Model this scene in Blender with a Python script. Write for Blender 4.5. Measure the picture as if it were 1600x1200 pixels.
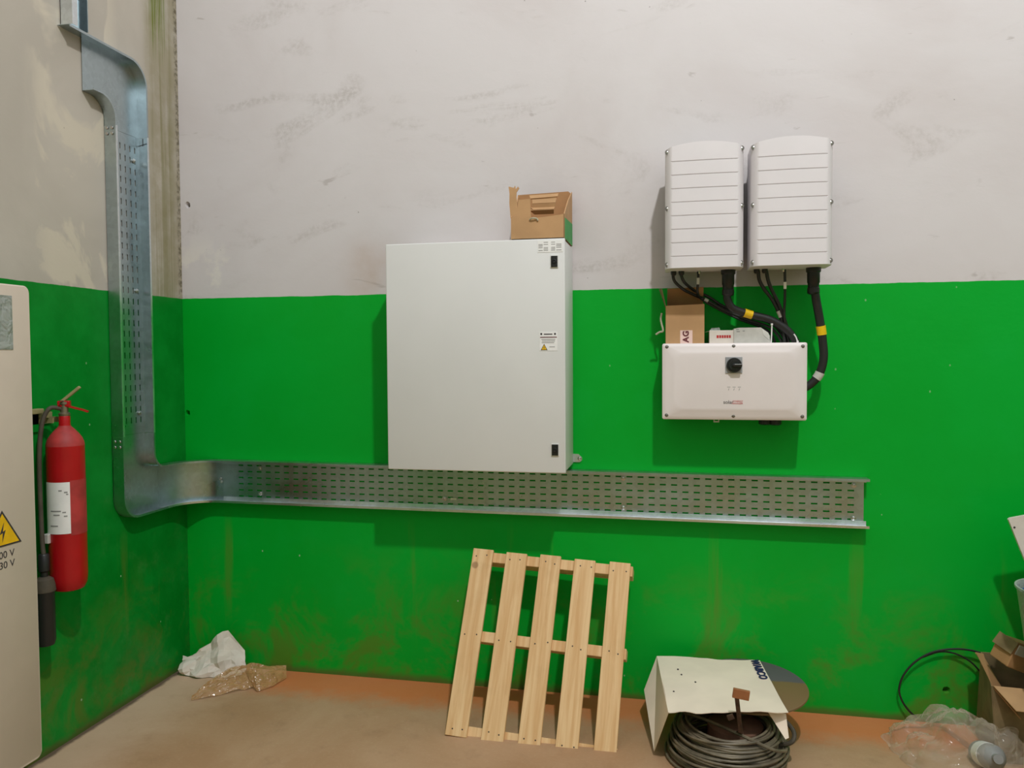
import bpy, bmesh, math, random
from mathutils import Vector, Matrix, noise

for o in list(bpy.data.objects):
    bpy.data.objects.remove(o, do_unlink=True)
S = bpy.context.scene
C = S.collection
PI = math.pi
R = math.radians

# ------------------------------------------------------------------ camera
cam_d = bpy.data.cameras.new('camera')
cam = bpy.data.objects.new('camera', cam_d)
C.objects.link(cam)
cam_d.sensor_width = 36.0
cam_d.sensor_fit = 'HORIZONTAL'
cam_d.lens = 36.0 * 1228.94 / 1600.0
cam_d.clip_start = 0.05
yaw, pit, rol = R(11.5132), R(2.1155), R(-0.3512)
fw = Vector((-math.sin(yaw) * math.cos(pit), math.cos(yaw) * math.cos(pit), -math.sin(pit)))
rt = Vector((math.cos(yaw), math.sin(yaw), 0))
up = rt.cross(fw)
rt2 = math.cos(rol) * rt + math.sin(rol) * up
up2 = -math.sin(rol) * rt + math.cos(rol) * up
cam.matrix_world = Matrix(((rt2.x, up2.x, -fw.x, 2.454), (rt2.y, up2.y, -fw.y, -3.6186),
                           (rt2.z, up2.z, -fw.z, 1.5915), (0, 0, 0, 1)))
S.camera = cam

# ------------------------------------------------------------------ light
W = bpy.data.worlds.new('hall_ambient')
S.world = W
W.use_nodes = True
W.node_tree.nodes['Background'].inputs[0].default_value = (0.95, 1.0, 1.08, 1)
W.node_tree.nodes['Background'].inputs[1].default_value = 0.76


def lamp(name, loc, power, size, col):
    d = bpy.data.lights.new(name, 'POINT')
    d.energy = power
    d.shadow_soft_size = size
    d.color = col
    o = bpy.data.objects.new(name, d)
    o.location = loc
    C.objects.link(o)
    return o


lamp('hall_lamp', (3.3, -3.6, 5.8), 610, 0.09, (1.0, 1.0, 1.0))

S.view_settings.view_transform = 'Standard'
S.view_settings.look = 'None'
S.view_settings.gamma = 1
S.view_settings.use_curve_mapping = False
S.view_settings.exposure = 0.0


# ------------------------------------------------------------------ materials
def lin(r, g, b):
    f = lambda c: (c / 255 / 12.92) if c / 255 <= 0.04045 else ((c / 255 + 0.055) / 1.055) ** 2.4
    return (f(r), f(g), f(b), 1)


class NT:
    """small helper around a node tree"""
    def __init__(self, name):
        self.m = bpy.data.materials.new(name)
        self.m.use_nodes = True
        self.t = self.m.node_tree
        self.b = self.t.nodes['Principled BSDF']

    def n(self, kind, **kw):
        nd = self.t.nodes.new(kind)
        for k, v in kw.items():
            setattr(nd, k, v)
        return nd

    def l(self, a, b):
        self.t.links.new(a, b)

    def val(self, inp, v):
        if isinstance(v, (int, float, tuple, list)):
            inp.default_value = v
        else:
            self.l(v, inp)

    def math(self, op, a, b=0.0, clamp=False):
        nd = self.n('ShaderNodeMath', operation=op, use_clamp=clamp)
        self.val(nd.inputs[0], a)
        self.val(nd.inputs[1], b)
        return nd.outputs[0]

    def mix(self, f, a, b):
        nd = self.n('ShaderNodeMix', data_type='RGBA')
        self.val(nd.inputs[0], f)
        self.val(nd.inputs[6], a)
        self.val(nd.inputs[7], b)
        return nd.outputs[2]

    def smooth(self, v, lo, hi, a=0.0, b=1.0):
        nd = self.n('ShaderNodeMapRange', interpolation_type='SMOOTHSTEP')
        self.val(nd.inputs[0], v)
        nd.inputs[1].default_value = lo
        nd.inputs[2].default_value = hi
        nd.inputs[3].default_value = a
        nd.inputs[4].default_value = b
        return nd.outputs[0]

    def pos(self, scale=(1, 1, 1), off=(0, 0, 0), obj=False):
        g = self.n('ShaderNodeTexCoord').outputs['Object'] if obj else self.n('ShaderNodeNewGeometry').outputs['Position']
        mp = self.n('ShaderNodeMapping')
        self.l(g, mp.inputs[0])
        mp.inputs[1].default_value = off
        mp.inputs[3].default_value = scale
        return mp.outputs[0]

    def noise(self, vec, scale, detail=4, rough=0.55, dist=0.0):
        nd = self.n('ShaderNodeTexNoise')
        self.l(vec, nd.inputs['Vector'])
        nd.inputs['Scale'].default_value = scale
        nd.inputs['Detail'].default_value = detail
        nd.inputs['Roughness'].default_value = rough
        nd.inputs['Distortion'].default_value = dist
        return nd.outputs[0]

    def vor(self, vec, scale, out='Distance', rnd=1.0):
        nd = self.n('ShaderNodeTexVoronoi')
        self.l(vec, nd.inputs['Vector'])
        nd.inputs['Scale'].default_value = scale
        nd.inputs['Randomness'].default_value = rnd
        return nd.outputs[out]

    def bump(self, h, strength=0.3, dist=0.01):
        nd = self.n('ShaderNodeBump')
        nd.inputs['Strength'].default_value = strength
        nd.inputs['Distance'].default_value = dist
        self.l(h, nd.inputs['Height'])
        self.l(nd.outputs[0], self.b.inputs['Normal'])


def plain(name, col, rough=0.5, metal=0.0, var=0.06, scale=18, bump=0.0, spec=0.5, obj=True):
    t = NT(name)
    p = t.pos(obj=obj)
    n = t.noise(p, scale, 3)
    dark = tuple(c * (1 - var * 2) for c in col[:3]) + (1,)
    light = tuple(min(1, c * (1 + var)) for c in col[:3]) + (1,)
    t.l(t.mix(t.smooth(n, 0.3, 0.7), dark, light), t.b.inputs['Base Color'])
    t.b.inputs['Roughness'].default_value = rough
    t.b.inputs['Metallic'].default_value = metal
    t.b.inputs['Specular IOR Level'].default_value = spec
    if bump:
        t.bump(t.noise(p, scale * 3, 4), bump, 0.004)
    return t.m


def wall_material(name, left):
    t = NT(name)
    P = t.pos()
    sx = t.n('ShaderNodeSeparateXYZ')
    t.l(P, sx.inputs[0])
    x, y, z = sx.outputs
    big = t.noise(P, 0.9, 5, 0.6, 0.6)
    mid = t.noise(P, 4.0, 6, 0.65)
    fine = t.noise(P, 45, 4, 0.7)
    # upper plaster
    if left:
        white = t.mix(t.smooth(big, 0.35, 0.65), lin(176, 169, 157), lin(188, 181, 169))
        patch = t.smooth(t.noise(t.pos(scale=(1, 1, 0.6), off=(0, .3, .2)), 2.6, 5, 0.55, 0.8), 0.53, 0.58)
        inr = t.math('MULTIPLY', t.smooth(y, -1.0, -0.85), t.smooth(y, -0.42, -0.55))
        white = t.mix(t.math('MULTIPLY', t.math('MULTIPLY', patch, inr), .75), white, lin(204, 195, 176))
        # mould and damp next to the corner: long vertical runs
        run1 = t.noise(t.pos(scale=(1, 13, 0.55), off=(0, .37, .8)), 1.0, 3, 0.5, 0.5)
        run2 = t.noise(t.pos(scale=(1, 95, 1.3)), 1.0, 5, 0.6, 0.4)
        streak = t.math('ADD', t.math('MULTIPLY', run1, .68), t.math('MULTIPLY', run2, .32))
        damp = t.math('MULTIPLY', t.smooth(y, -0.30, -0.20), t.smooth(mid, 0.25, 0.6))
        white = t.mix(t.math('MULTIPLY', damp, .6), white, lin(138, 130, 98))
        alg = t.math('MULTIPLY', t.smooth(streak, 0.42, 0.56), t.math('MULTIPLY', t.smooth(y, -0.27, -0.19), t.smooth(y, -0.02, -0.09)))
        band_hi = t.math('MULTIPLY', t.smooth(y, -0.25, -0.18), t.smooth(y, -0.07, -0.12))
        alg_hi = t.math('MULTIPLY', t.math('MULTIPLY', t.smooth(run2, 0.36, 0.58), band_hi), t.smooth(t.math('ADD', z, t.math('MULTIPLY', run2, .6)), 3.30, 3.62))
        white = t.mix(t.math('MULTIPLY', alg, .5), white, lin(112, 108, 52))
        white = t.mix(t.math('MULTIPLY', alg_hi, .85), white, lin(98, 112, 14))
        crk = t.math('MULTIPLY', t.smooth(t.math('ADD', y, t.math('MULTIPLY', mid, .03)), -0.022, 0.0), t.smooth(fine, 0.40, 0.62))
        white = t.mix(t.math('MULTIPLY', crk, .7), white, lin(70, 62, 44))
    else:
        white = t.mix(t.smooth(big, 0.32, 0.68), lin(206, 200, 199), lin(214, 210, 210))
        rip = t.noise(t.pos(scale=(1.0, 1, 2.6), off=(.3, 0, .6)), 1.6, 6, 0.6, 1.2)
        stain = t.math('MULTIPLY', t.smooth(rip, 0.54, 0.74), t.smooth(fine, 0.30, 0.68))
        white = t.mix(t.math('MULTIPLY', stain, .42), white, lin(150, 142, 132))
        scr = t.noise(t.pos(scale=(3.0, 1, 12.0), off=(.1, 0, .2)), 1.2, 4, 0.5, 0.8)
        white = t.mix(t.math('MULTIPLY', t.smooth(scr, 0.68, 0.74), .35), white, lin(140, 130, 122))
        dx_ = t.math('SUBTRACT', x, 1.02)
        dz_ = t.math('MULTIPLY', t.math('SUBTRACT', z, 2.0), .8)
        rad = t.math('SQRT', t.math('ADD', t.math('MULTIPLY', dx_, dx_), t.math('MULTIPLY', dz_, dz_)))
        white = t.mix(t.math('MULTIPLY', t.smooth(rad, .2, .02), t.smooth(mid, .3, .7, .15, .6)), white, lin(186, 164, 146))
        # pale filler smears beside the corner, above the green
        sm = t.math('MULTIPLY', t.smooth(x, .42, .2), t.math('MULTIPLY', t.smooth(z, 2.25, 2.05), t.smooth(mid, .52, .62)))
        white = t.mix(t.math('MULTIPLY', sm, .6), white, lin(228, 224, 214))
    spk = t.math('MULTIPLY', t.smooth(t.vor(P, 11.0), 0.045, 0.02), t.smooth(mid, 0.50, 0.56))
    white = t.mix(t.math('MULTIPLY', spk, .6), white, lin(92, 84, 76))
    # green dado paint
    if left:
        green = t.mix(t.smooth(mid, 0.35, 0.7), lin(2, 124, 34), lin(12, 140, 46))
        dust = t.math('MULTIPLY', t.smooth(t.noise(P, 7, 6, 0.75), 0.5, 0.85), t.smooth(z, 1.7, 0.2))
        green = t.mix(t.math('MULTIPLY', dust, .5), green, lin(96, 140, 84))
    else:
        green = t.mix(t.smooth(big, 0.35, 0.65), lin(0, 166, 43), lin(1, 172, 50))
        green = t.mix(t.math('MULTIPLY', t.smooth(mid, .5, .75), .25), green, lin(12, 176, 66))
    low = t.math('MULTIPLY', t.smooth(z, 0.75, 0.05), t.smooth(t.noise(P, 3.2, 5, 0.7, 0.4), 0.46, 0.66))
    green = t.mix(t.math('MULTIPLY', low, .55), green, lin(112, 104, 38))
    run = t.noise(t.pos(scale=(7.0, 7.0, 0.5)), 1.0, 4, 0.6)
    rust = t.math('MULTIPLY', t.smooth(run, 0.60, 0.72), t.math('MULTIPLY', t.smooth(z, 0.85, 0.6), t.smooth(z, 0.1, 0.4)))
    green = t.mix(t.math('MULTIPLY', rust, .28), green, lin(120, 110, 44))
    vd = t.n('ShaderNodeTexVoronoi')
    t.l(t.pos(scale=(1, 1, .7)), vd.inputs['Vector'])
    vd.inputs['Scale'].default_value = 11.0
    sc = t.n('ShaderNodeSeparateColor')
    t.l(vd.outputs['Color'], sc.inputs[0])
    chip = t.math('MULTIPLY', t.smooth(t.math('ADD', vd.outputs['Distance'], t.math('MULTIPLY', fine, .05)), 0.075, 0.055),
                  t.math('GREATER_THAN', sc.outputs[0], 0.55))
    chip = t.math('MULTIPLY', chip, t.smooth(z, 1.6, 0.7, .45, 1.0))
    green = t.mix(t.math('MULTIPLY', chip, .85), green, lin(176, 205, 168))
    foot = t.smooth(t.math('ADD', z, t.math('MULTIPLY', mid, .06)), 0.075, 0.035)
    green = t.mix(t.math('MULTIPLY', foot, .7), green, lin(96, 88, 50))
    edge = t.math('LESS_THAN', t.math('ADD', z, t.math('MULTIPLY', t.math('SUBTRACT', mid, .5), .014)), 1.8877)
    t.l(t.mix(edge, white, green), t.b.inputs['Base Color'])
    t.l(t.smooth(edge, 0, 1, .85, .42), t.b.inputs['Roughness'])
    t.b.inputs['Specular IOR Level'].default_value = 0.18
    h = t.math('ADD', t.math('MULTIPLY', t.noise(t.pos(scale=(1, 1, 1.4)), 2.6, 8, 0.62, 0.3), 1.0), t.math('MULTIPLY', fine, .05))
    t.bump(h, 0.10, 0.03)
    return t.m


def floor_material():
    t = NT('worn_concrete')
    P = t.pos()
    sx = t.n('ShaderNodeSeparateXYZ')
    t.l(P, sx.inputs[0])
    x, y, z = sx.outputs
    big = t.noise(P, 1.7, 6, 0.6, 0.5)
    mid = t.noise(P, 7, 6, 0.7)
    fine = t.noise(P, 80, 4, 0.7)
    c = t.mix(t.smooth(big, .3, .7), lin(172, 134, 98), lin(186, 152, 118))
    c = t.mix(t.math('MULTIPLY', t.smooth(mid, .5, .8), .35), c, lin(136, 104, 76))
    c = t.mix(t.math('MULTIPLY', t.smooth(fine, .5, .8), .25), c, lin(206, 180, 150))
    # orange band painted along the wall
    w = t.math('ADD', y, t.math('MULTIPLY', t.math('SUBTRACT', mid, .5), .25))
    band = t.math('MULTIPLY', t.smooth(w, -0.34, -0.14), t.smooth(x, .4, .62))
    c = t.mix(t.math('MULTIPLY', band, .75), c, lin(208, 116, 56))
    # pale dust along the left wall
    d = t.math('MULTIPLY', t.smooth(t.math('ADD', x, t.math('MULTIPLY', mid, .25)), .62, .15), .55)
    c = t.mix(d, c, lin(222, 192, 168))
    ck = t.smooth(t.math('SUBTRACT', x, t.math('MULTIPLY', mid, .05)), 0.012, -0.012)
    c = t.mix(t.math('MULTIPLY', ck, .8), c, lin(64, 50, 40))
    t.l(c, t.b.inputs['Base Color'])
    t.b.inputs['Roughness'].default_value = 0.75
    t.b.inputs['Specular IOR Level'].default_value = 0.3
    t.bump(t.math('ADD', mid, t.math('MULTIPLY', fine, .3)), .25, .01)
    return t.m


def galv_material(name, base, rough):
    t = NT(name)
    P = t.pos(obj=True)
    sp = t.vor(P, 55, 'Color')
    sc = t.n('ShaderNodeSeparateColor')
    t.l(sp, sc.inputs[0])
    big = t.noise(P, 5, 4)
    dark = tuple(c * .80 for c in base[:3]) + (1,)
    t.l(t.mix(t.math('MULTIPLY', t.math('ADD', sc.outputs[0], big), .5), dark, base), t.b.inputs['Base Color'])
    t.l(t.smooth(big, .3, .7, rough - .07, rough + .1), t.b.inputs['Roughness'])
    t.b.inputs['Metallic'].default_value = 1.0
    return t.m


def wood_material():
    t = NT('pine_wood')
    P = t.pos(obj=True)
    rnd = t.n('ShaderNodeObjectInfo').outputs['Random']
    cmb = t.n('ShaderNodeCombineXYZ')
    t.l(t.math('MULTIPLY', rnd, 7.0), cmb.inputs[0])
    t.l(t.math('MULTIPLY', rnd, 13.0), cmb.inputs[1])
    ad = t.n('ShaderNodeVectorMath', operation='ADD')
    t.l(P, ad.inputs[0])
    t.l(cmb.outputs[0], ad.inputs[1])
    mp = t.n('ShaderNodeMapping')
    t.l(ad.outputs[0], mp.inputs[0])
    mp.inputs[3].default_value = (38, 2.0, 38)
    g = t.noise(mp.outputs[0], 1.0, 6, .6, .6)
    kn = t.vor(ad.outputs[0], 4.2)
    knot = t.smooth(t.math('ADD', kn, t.math('MULTIPLY', g, .03)), .095, .06)
    c = t.mix(t.smooth(g, .3, .7), lin(216, 170, 114), lin(238, 203, 152))
    c = t.mix(t.math('MULTIPLY', t.smooth(t.noise(ad.outputs[0], 5, 4), .55, .8), .35), c, lin(178, 138, 90))
    c = t.mix(t.math('MULTIPLY', knot, .6), c, lin(122, 84, 50))
    t.l(c, t.b.inputs['Base Color'])
    t.b.inputs['Roughness'].default_value = .65
    t.bump(g, .12, .003)
    return t.m


def film_material(name, col, alpha, rough):
    t = NT(name)
    tr = t.n('ShaderNodeBsdfTransparent')
    mx = t.n('ShaderNodeMixShader')
    lw = t.n('ShaderNodeLayerWeight')
    lw.inputs[0].default_value = .35
    t.l(t.smooth(lw.outputs['Facing'], 0, 1, alpha, min(1, alpha + .45)), mx.inputs[0])
    t.l(tr.outputs[0], mx.inputs[1])
    t.b.inputs['Base Color'].default_value = col
    t.b.inputs['Roughness'].default_value = rough
    t.b.inputs['Specular IOR Level'].default_value = .9
    t.l(t.b.outputs[0], mx.inputs[2])
    t.l(mx.outputs[0], t.t.nodes['Material Output'].inputs[0])
    P = t.pos(obj=True)
    t.bump(t.noise(P, 17, 3, .5, 1.4), .7, .02)
    return t.m


M = {}
M['wall_b'] = wall_material('painted_plaster_back', False)
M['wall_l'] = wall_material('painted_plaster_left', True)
M['floor'] = floor_material()
M['galv'] = galv_material('galvanised_sheet', (.51, .60, .63, 1), .32)
M['galv_bright_lit'] = galv_material('galvanised_bright_lit', (.84, .90, .93, 1), .34)  # lighter copy of the galvanised sheet; highlights and lit sides put into its colour
M['screw'] = plain('zinc_screw', (.62, .61, .58, 1), .3, 1.0)
M['screw_dark'] = plain('dull_screw', (.28, .27, .25, 1), .4, 1.0)
M['cab'] = plain('grey_enclosure_paint', lin(222, 223, 221), .42, var=.012, scale=3)
M['cream'] = plain('cream_enclosure_paint', lin(212, 199, 184), .5, var=.02, scale=5)
M['invcover'] = plain('white_cast_cover', lin(226, 222, 224), .5, var=.012, scale=6)
M['invbody'] = plain('grey_heat_sink', lin(112, 110, 104), .5)
M['manager'] = plain('ivory_plastic', lin(233, 225, 223), .4, var=.012, scale=6)
M['black'] = plain('black_plastic', (.012, .012, .013, 1), .38)
M['rubber'] = plain('black_cable_rubber', (.016, .017, .017, 1), .45)
M['lockframe'] = plain('pale_lock_frame', lin(218, 218, 212), .4)
M['paper'] = plain('white_label', lin(242, 242, 240), .5, var=.02)
M['print_grey'] = plain('grey_print', lin(150, 150, 148), .6)
M['print_dark'] = plain('dark_print', lin(58, 54, 56), .6)
M['print_red'] = plain('red_print', lin(186, 44, 44), .6)
M['print_blue'] = plain('dark_blue_print', lin(34, 34, 84), .6)
M['print_maroon'] = plain('maroon_print', lin(104, 44, 50), .6)
M['yellow'] = plain('warning_yellow', lin(238, 190, 20), .5)
M['tapeyellow'] = plain('yellow_tape', lin(240, 196, 16), .45)
M['card'] = plain('brown_cardboard', lin(190, 150, 106), .8, var=.05, scale=9)
M['card_in'] = plain('brown_cardboard_inside', lin(176, 132, 88), .85, var=.05, scale=9)
M['card_green'] = plain('green_printed_cardboard', lin(70, 160, 84), .7)
M['card_old'] = plain('old_brown_cardboard', lin(132, 112, 78), .85, var=.12, scale=12)
M['pinktape'] = plain('pale_pink_tape', lin(238, 206, 196), .5)
M['red'] = plain('red_gloss_paint', lin(178, 14, 24), .32, var=.05, scale=8)
M['reddust'] = plain('dusty_red_paint', lin(178, 56, 54), .6, var=.12, scale=14)
M['brass'] = plain('dusty_valve_metal', lin(150, 140, 120), .45, .8)
M['hose'] = plain('dusty_black_hose', lin(78, 71, 58), .7, var=.12)
M['olive'] = plain('dusty_olive_paint', lin(150, 140, 96), .7, var=.14, scale=14)
M['wood'] = wood_material()
M['nail'] = plain('dark_nail_head', (.06, .05, .045, 1), .5, .6)
M['cable'] = plain('grey_sheathed_cable', lin(116, 106, 86), .5, var=.2, scale=14)
M['core'] = plain('brown_fibre_core', lin(126, 94, 74), .8, var=.1)
M['rustmetal'] = plain('rusty_iron', lin(84, 62, 48), .7, .4, var=.2, scale=40)
M['copper'] = plain('copper_coloured_block', lin(170, 112, 74), .5, .3)
M['sheet'] = plain('dusty_white_card', lin(243, 226, 206), .6, var=.035, scale=5)
M['white'] = plain('white_sheet', lin(222, 214, 204), .5, var=.03)
M['tissue'] = plain('crumpled_white_paper', lin(226, 216, 202), .8, var=.04, bump=.15)
M['film_brown'] = film_material('brown_tinted_film', lin(214, 168, 112), .34, .12)
M['film_clear'] = film_material('clear_plastic_film', lin(226, 212, 194), .15, .07)
M['film_grey'] = film_material('frosted_tub_plastic', lin(170, 180, 172), .55, .3)
M['blue'] = plain('blue_plastic', lin(40, 84, 128), .5)
M['plinth'] = plain('dark_plinth', (.03, .026, .028, 1), .6)
M['hole'] = plain('crumbled_mortar', lin(120, 86, 62), .9, var=.2)
M['string'] = plain('pale_strap', lin(176, 176, 152), .6)
M['greyplate'] = plain('grey_switch_plate', lin(158, 160, 162), .5)
M['devgrey'] = plain('pale_grey_plastic', lin(198, 197, 190), .5)


def disc_material():
    t = NT('two_tone_disc')
    P = t.pos(obj=True)
    sx = t.n('ShaderNodeSeparateXYZ')
    t.l(P, sx.inputs[0])
    n = t.noise(P, 14, 4)
    e = t.smooth(t.math('ADD', sx.outputs[1], t.math('MULTIPLY', n, .02)), .045, .058)
    c = t.mix(e, lin(124, 98, 66), lin(98, 88, 96))
    t.l(c, t.b.inputs['Base Color'])
    t.b.inputs['Roughness'].default_value = .5
    return t.m


M['disc'] = disc_material()


# ------------------------------------------------------------------ mesh helpers
def smooth_ok(bm, ang=40):
    for f in bm.faces:
        f.smooth = True
    for e in bm.edges:
        if len(e.link_faces) == 2 and e.calc_face_angle(0) > R(ang):
            e.smooth = False


def obj(name, bm, mat, parent=None, sm=False):
    bmesh.ops.recalc_face_normals(bm, faces=bm.faces)
    if sm:
        smooth_ok(bm)
    me = bpy.data.meshes.new(name)
    bm.to_mesh(me)
    bm.free()
    me.materials.append(M[mat])
    o = bpy.data.objects.new(name, me)
    C.objects.link(o)
    if parent is not None:
        o.parent = parent
        o.matrix_parent_inverse = parent.matrix_world.inverted()
    return o


def thing(name, label, cat, loc=(0, 0, 0), group=None):
    o = bpy.data.objects.new(name, None)
    o.empty_display_size = .05
    o.location = loc
    o.matrix_world = Matrix.Translation(loc)
    C.objects.link(o)
    o['label'] = label
    o['category'] = cat
    if group:
        o['group'] = group
    return o


def tag(o, label, cat, group=None):
    o['label'] = label
    o['category'] = cat
    if group:
        o['group'] = group
    return o


def NB():
    return bmesh.new()


def box(bm, x0, x1, y0, y1, z0, z1, bev=0.0, seg=2):
    b = bmesh.new()
    vs = [b.verts.new(v) for v in [(x0, y0, z0), (x1, y0, z0), (x1, y1, z0), (x0, y1, z0), (x0, y0, z1), (x1, y0, z1), (x1, y1, z1), (x0, y1, z1)]]
    for f in [(0, 3, 2, 1), (4, 5, 6, 7), (0, 1, 5, 4), (1, 2, 6, 5), (2, 3, 7, 6), (3, 0, 4, 7)]:
        b.faces.new([vs[i] for i in f])
    if bev:
        bmesh.ops.bevel(b, geom=b.edges[:], offset=bev, segments=seg, affect='EDGES', profile=.5)
    me = bpy.data.meshes.new('t')
    b.to_mesh(me)
    b.free()
    bm.from_mesh(me)
    bpy.data.meshes.remove(me)
    return bm


def bx(*a, **k):
    return box(NB(), *a, **k)


def xform(bm, m):
    bmesh.ops.transform(bm, matrix=m, verts=bm.verts)
    return bm


def frame_of(d):
    d = d.normalized()
    a = Vector((0, 0, 1)) if abs(d.z) < .9 else Vector((1, 0, 0))
    u = d.cross(a).normalized()
    return u, d.cross(u).normalized()


def catmull(pts, n=8):
    P = [Vector(p) for p in pts]
    P = [P[0] * 2 - P[1]] + P + [P[-1] * 2 - P[-2]]
    out = []
    for i in range(1, len(P) - 2):
        a, b, c, d = P[i - 1:i + 3]
        for k in range(n):
            t = k / n
            out.append(.5 * ((2 * b) + (c - a) * t + (2 * a - 5 * b + 4 * c - d) * t * t + (3 * b - a - 3 * c + d) * t ** 3))
    out.append(P[-2])
    return out


def tube(bm, pts, r, seg=10, cap=True, closed=False):
    P = [Vector(p) for p in pts]
    rs = r if isinstance(r, (list, tuple)) else [r] * len(P)
    rings = []
    u = None
    for i, p in enumerate(P):
        if closed:
            d = P[(i + 1) % len(P)] - P[i - 1]
        else:
            d = P[min(i + 1, len(P) - 1)] - P[max(i - 1, 0)]
        d.normalize()
        if u is None:
            u, v = frame_of(d)
        else:
            u = (u - d * u.dot(d)).normalized()
            v = d.cross(u)
        rings.append([bm.verts.new(p + rs[i] * (math.cos(2 * PI * k / seg) * u + math.sin(2 * PI * k / seg) * v)) for k in range(seg)])
    m = len(rings)
    for i in range(m if closed else m - 1):
        a, b = rings[i], rings[(i + 1) % m]
        for k in range(seg):
            bm.faces.new((a[k], a[(k + 1) % seg], b[(k + 1) % seg], b[k]))
    if cap and not closed:
        bm.faces.new(rings[0][::-1])
        bm.faces.new(rings[-1])
    return bm


def lathe(bm, prof, center, seg=32, axis='Z', m=None):
    """prof: list of (radius, height)"""
    b = bmesh.new()
    rings = []
    for r, h in prof:
        if r < 1e-6:
            rings.append([b.verts.new((0, 0, h))])
        else:
            rings.append([b.verts.new((r * math.cos(2 * PI * k / seg), r * math.sin(2 * PI * k / seg), h)) for k in range(seg)])
    for a, c in zip(rings, rings[1:]):
        for k in range(seg):
            k2 = (k + 1) % seg
            if len(a) == 1 and len(c) == 1:
                continue
            if len(a) == 1:
                b.faces.new((a[0], c[k], c[k2]))
            elif len(c) == 1:
                b.faces.new((a[k], a[k2], c[0]))
            else:
                b.faces.new((a[k], a[k2], c[k2], c[k]))
    for ring in (rings[0], rings[-1]):
        if len(ring) > 1:
            b.faces.new(ring)
    mt = Matrix.Translation(center)
    if axis == 'Y':       # height runs toward the viewer (-Y)
        mt = mt @ Matrix.Rotation(R(90), 4, 'X')
    elif axis == 'X':     # height runs toward +X
        mt = mt @ Matrix.Rotation(R(90), 4, 'Y')
    if m is not None:
        mt = mt @ m
    bmesh.ops.transform(b, matrix=mt, verts=b.verts)
    me = bpy.data.meshes.new('t')
    b.to_mesh(me)
    b.free()
    bm.from_mesh(me)
    bpy.data.meshes.remove(me)
    return bm


def slab(bm, quad, th):
    """a thin panel from 3+ corner points, thickness th along its normal"""
    q = [Vector(p) for p in quad]
    n = (q[1] - q[0]).cross(q[2] - q[0]).normalized() * th * .5
    a = [bm.verts.new(p + n) for p in q]
    b = [bm.verts.new(p - n) for p in q]
    bm.faces.new(a)
    bm.faces.new(b[::-1])
    k = len(q)
    for i in range(k):
        bm.faces.new((a[i], b[i], b[(i + 1) % k], a[(i + 1) % k]))
    return bm


def prism(bm, pts2, to3, d0, d1):
    """extrude outline pts2 (u,v) from depth d0 to d1; to3(u,v,d)->xyz"""
    a = [bm.verts.new(to3(u, v, d0)) for u, v in pts2]
    b = [bm.verts.new(to3(u, v, d1)) for u, v in pts2]
    bm.faces.new(a)
    bm.faces.new(b[::-1])
    k = len(a)
    for i in range(k):
        bm.faces.new((a[i], b[i], b[(i + 1) % k], a[(i + 1) % k]))
    return bm


def text_bm(body, size, m, extrude=.0004, align='CENTER', bold=0.0):
    cu = bpy.data.curves.new('t', 'FONT')
    cu.body = body
    cu.size = size
    cu.extrude = extrude
    cu.space_character = 1.0 + (0.12 if bold else 0)
    cu.offset = bold
    cu.align_x = align
    cu.align_y = 'CENTER'
    o = bpy.data.objects.new('t', cu)
    C.objects.link(o)
    dg = bpy.context.evaluated_depsgraph_get()
    me = bpy.data.meshes.new_from_object(o.evaluated_get(dg))
    bm = bmesh.new()
    bm.from_mesh(me)
    bpy.data.objects.remove(o)
    bpy.data.curves.remove(cu)
    bpy.data.meshes.remove(me)
    bmesh.ops.transform(bm, matrix=m, verts=bm.verts)
    return bm


def facing_wall(x, y, z, rot=0):
    """matrix for flat text lying on a surface that faces the viewer (-Y)"""
    return Matrix.Translation((x, y, z)) @ Matrix.Rotation(R(90), 4, 'X') @ Matrix.Rotation(R(rot), 4, 'Z')


def facing_left(x, y, z, rot=0):
    """matrix for flat text on a surface facing +X"""
    return Matrix.Translation((x, y, z)) @ Matrix.Rotation(R(90), 4, 'Z') @ Matrix.Rotation(R(90), 4, 'X') @ Matrix.Rotation(R(rot), 4, 'Z')


def screw(name, loc, r, parent, axis='Y', mat='screw'):
    """round head with a cross recess, standing on a surface"""
    bm = NB()
    lathe(bm, [(r * 1.25, 0), (r * 1.25, r * .2), (r * .95, r * .25), (r * .8, r * .62), (r * .3, r * .75), (r * .25, r * .5), (0, r * .45)], loc, 14, axis)
    return obj(name, bm, mat, parent, True)


# ------------------------------------------------------------------ the setting
def struct(name, bm, mat, parent=None, sm=False):
    o = obj(name, bm, mat, parent, sm)
    if parent is None:
        o['kind'] = 'structure'
    return o


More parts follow.
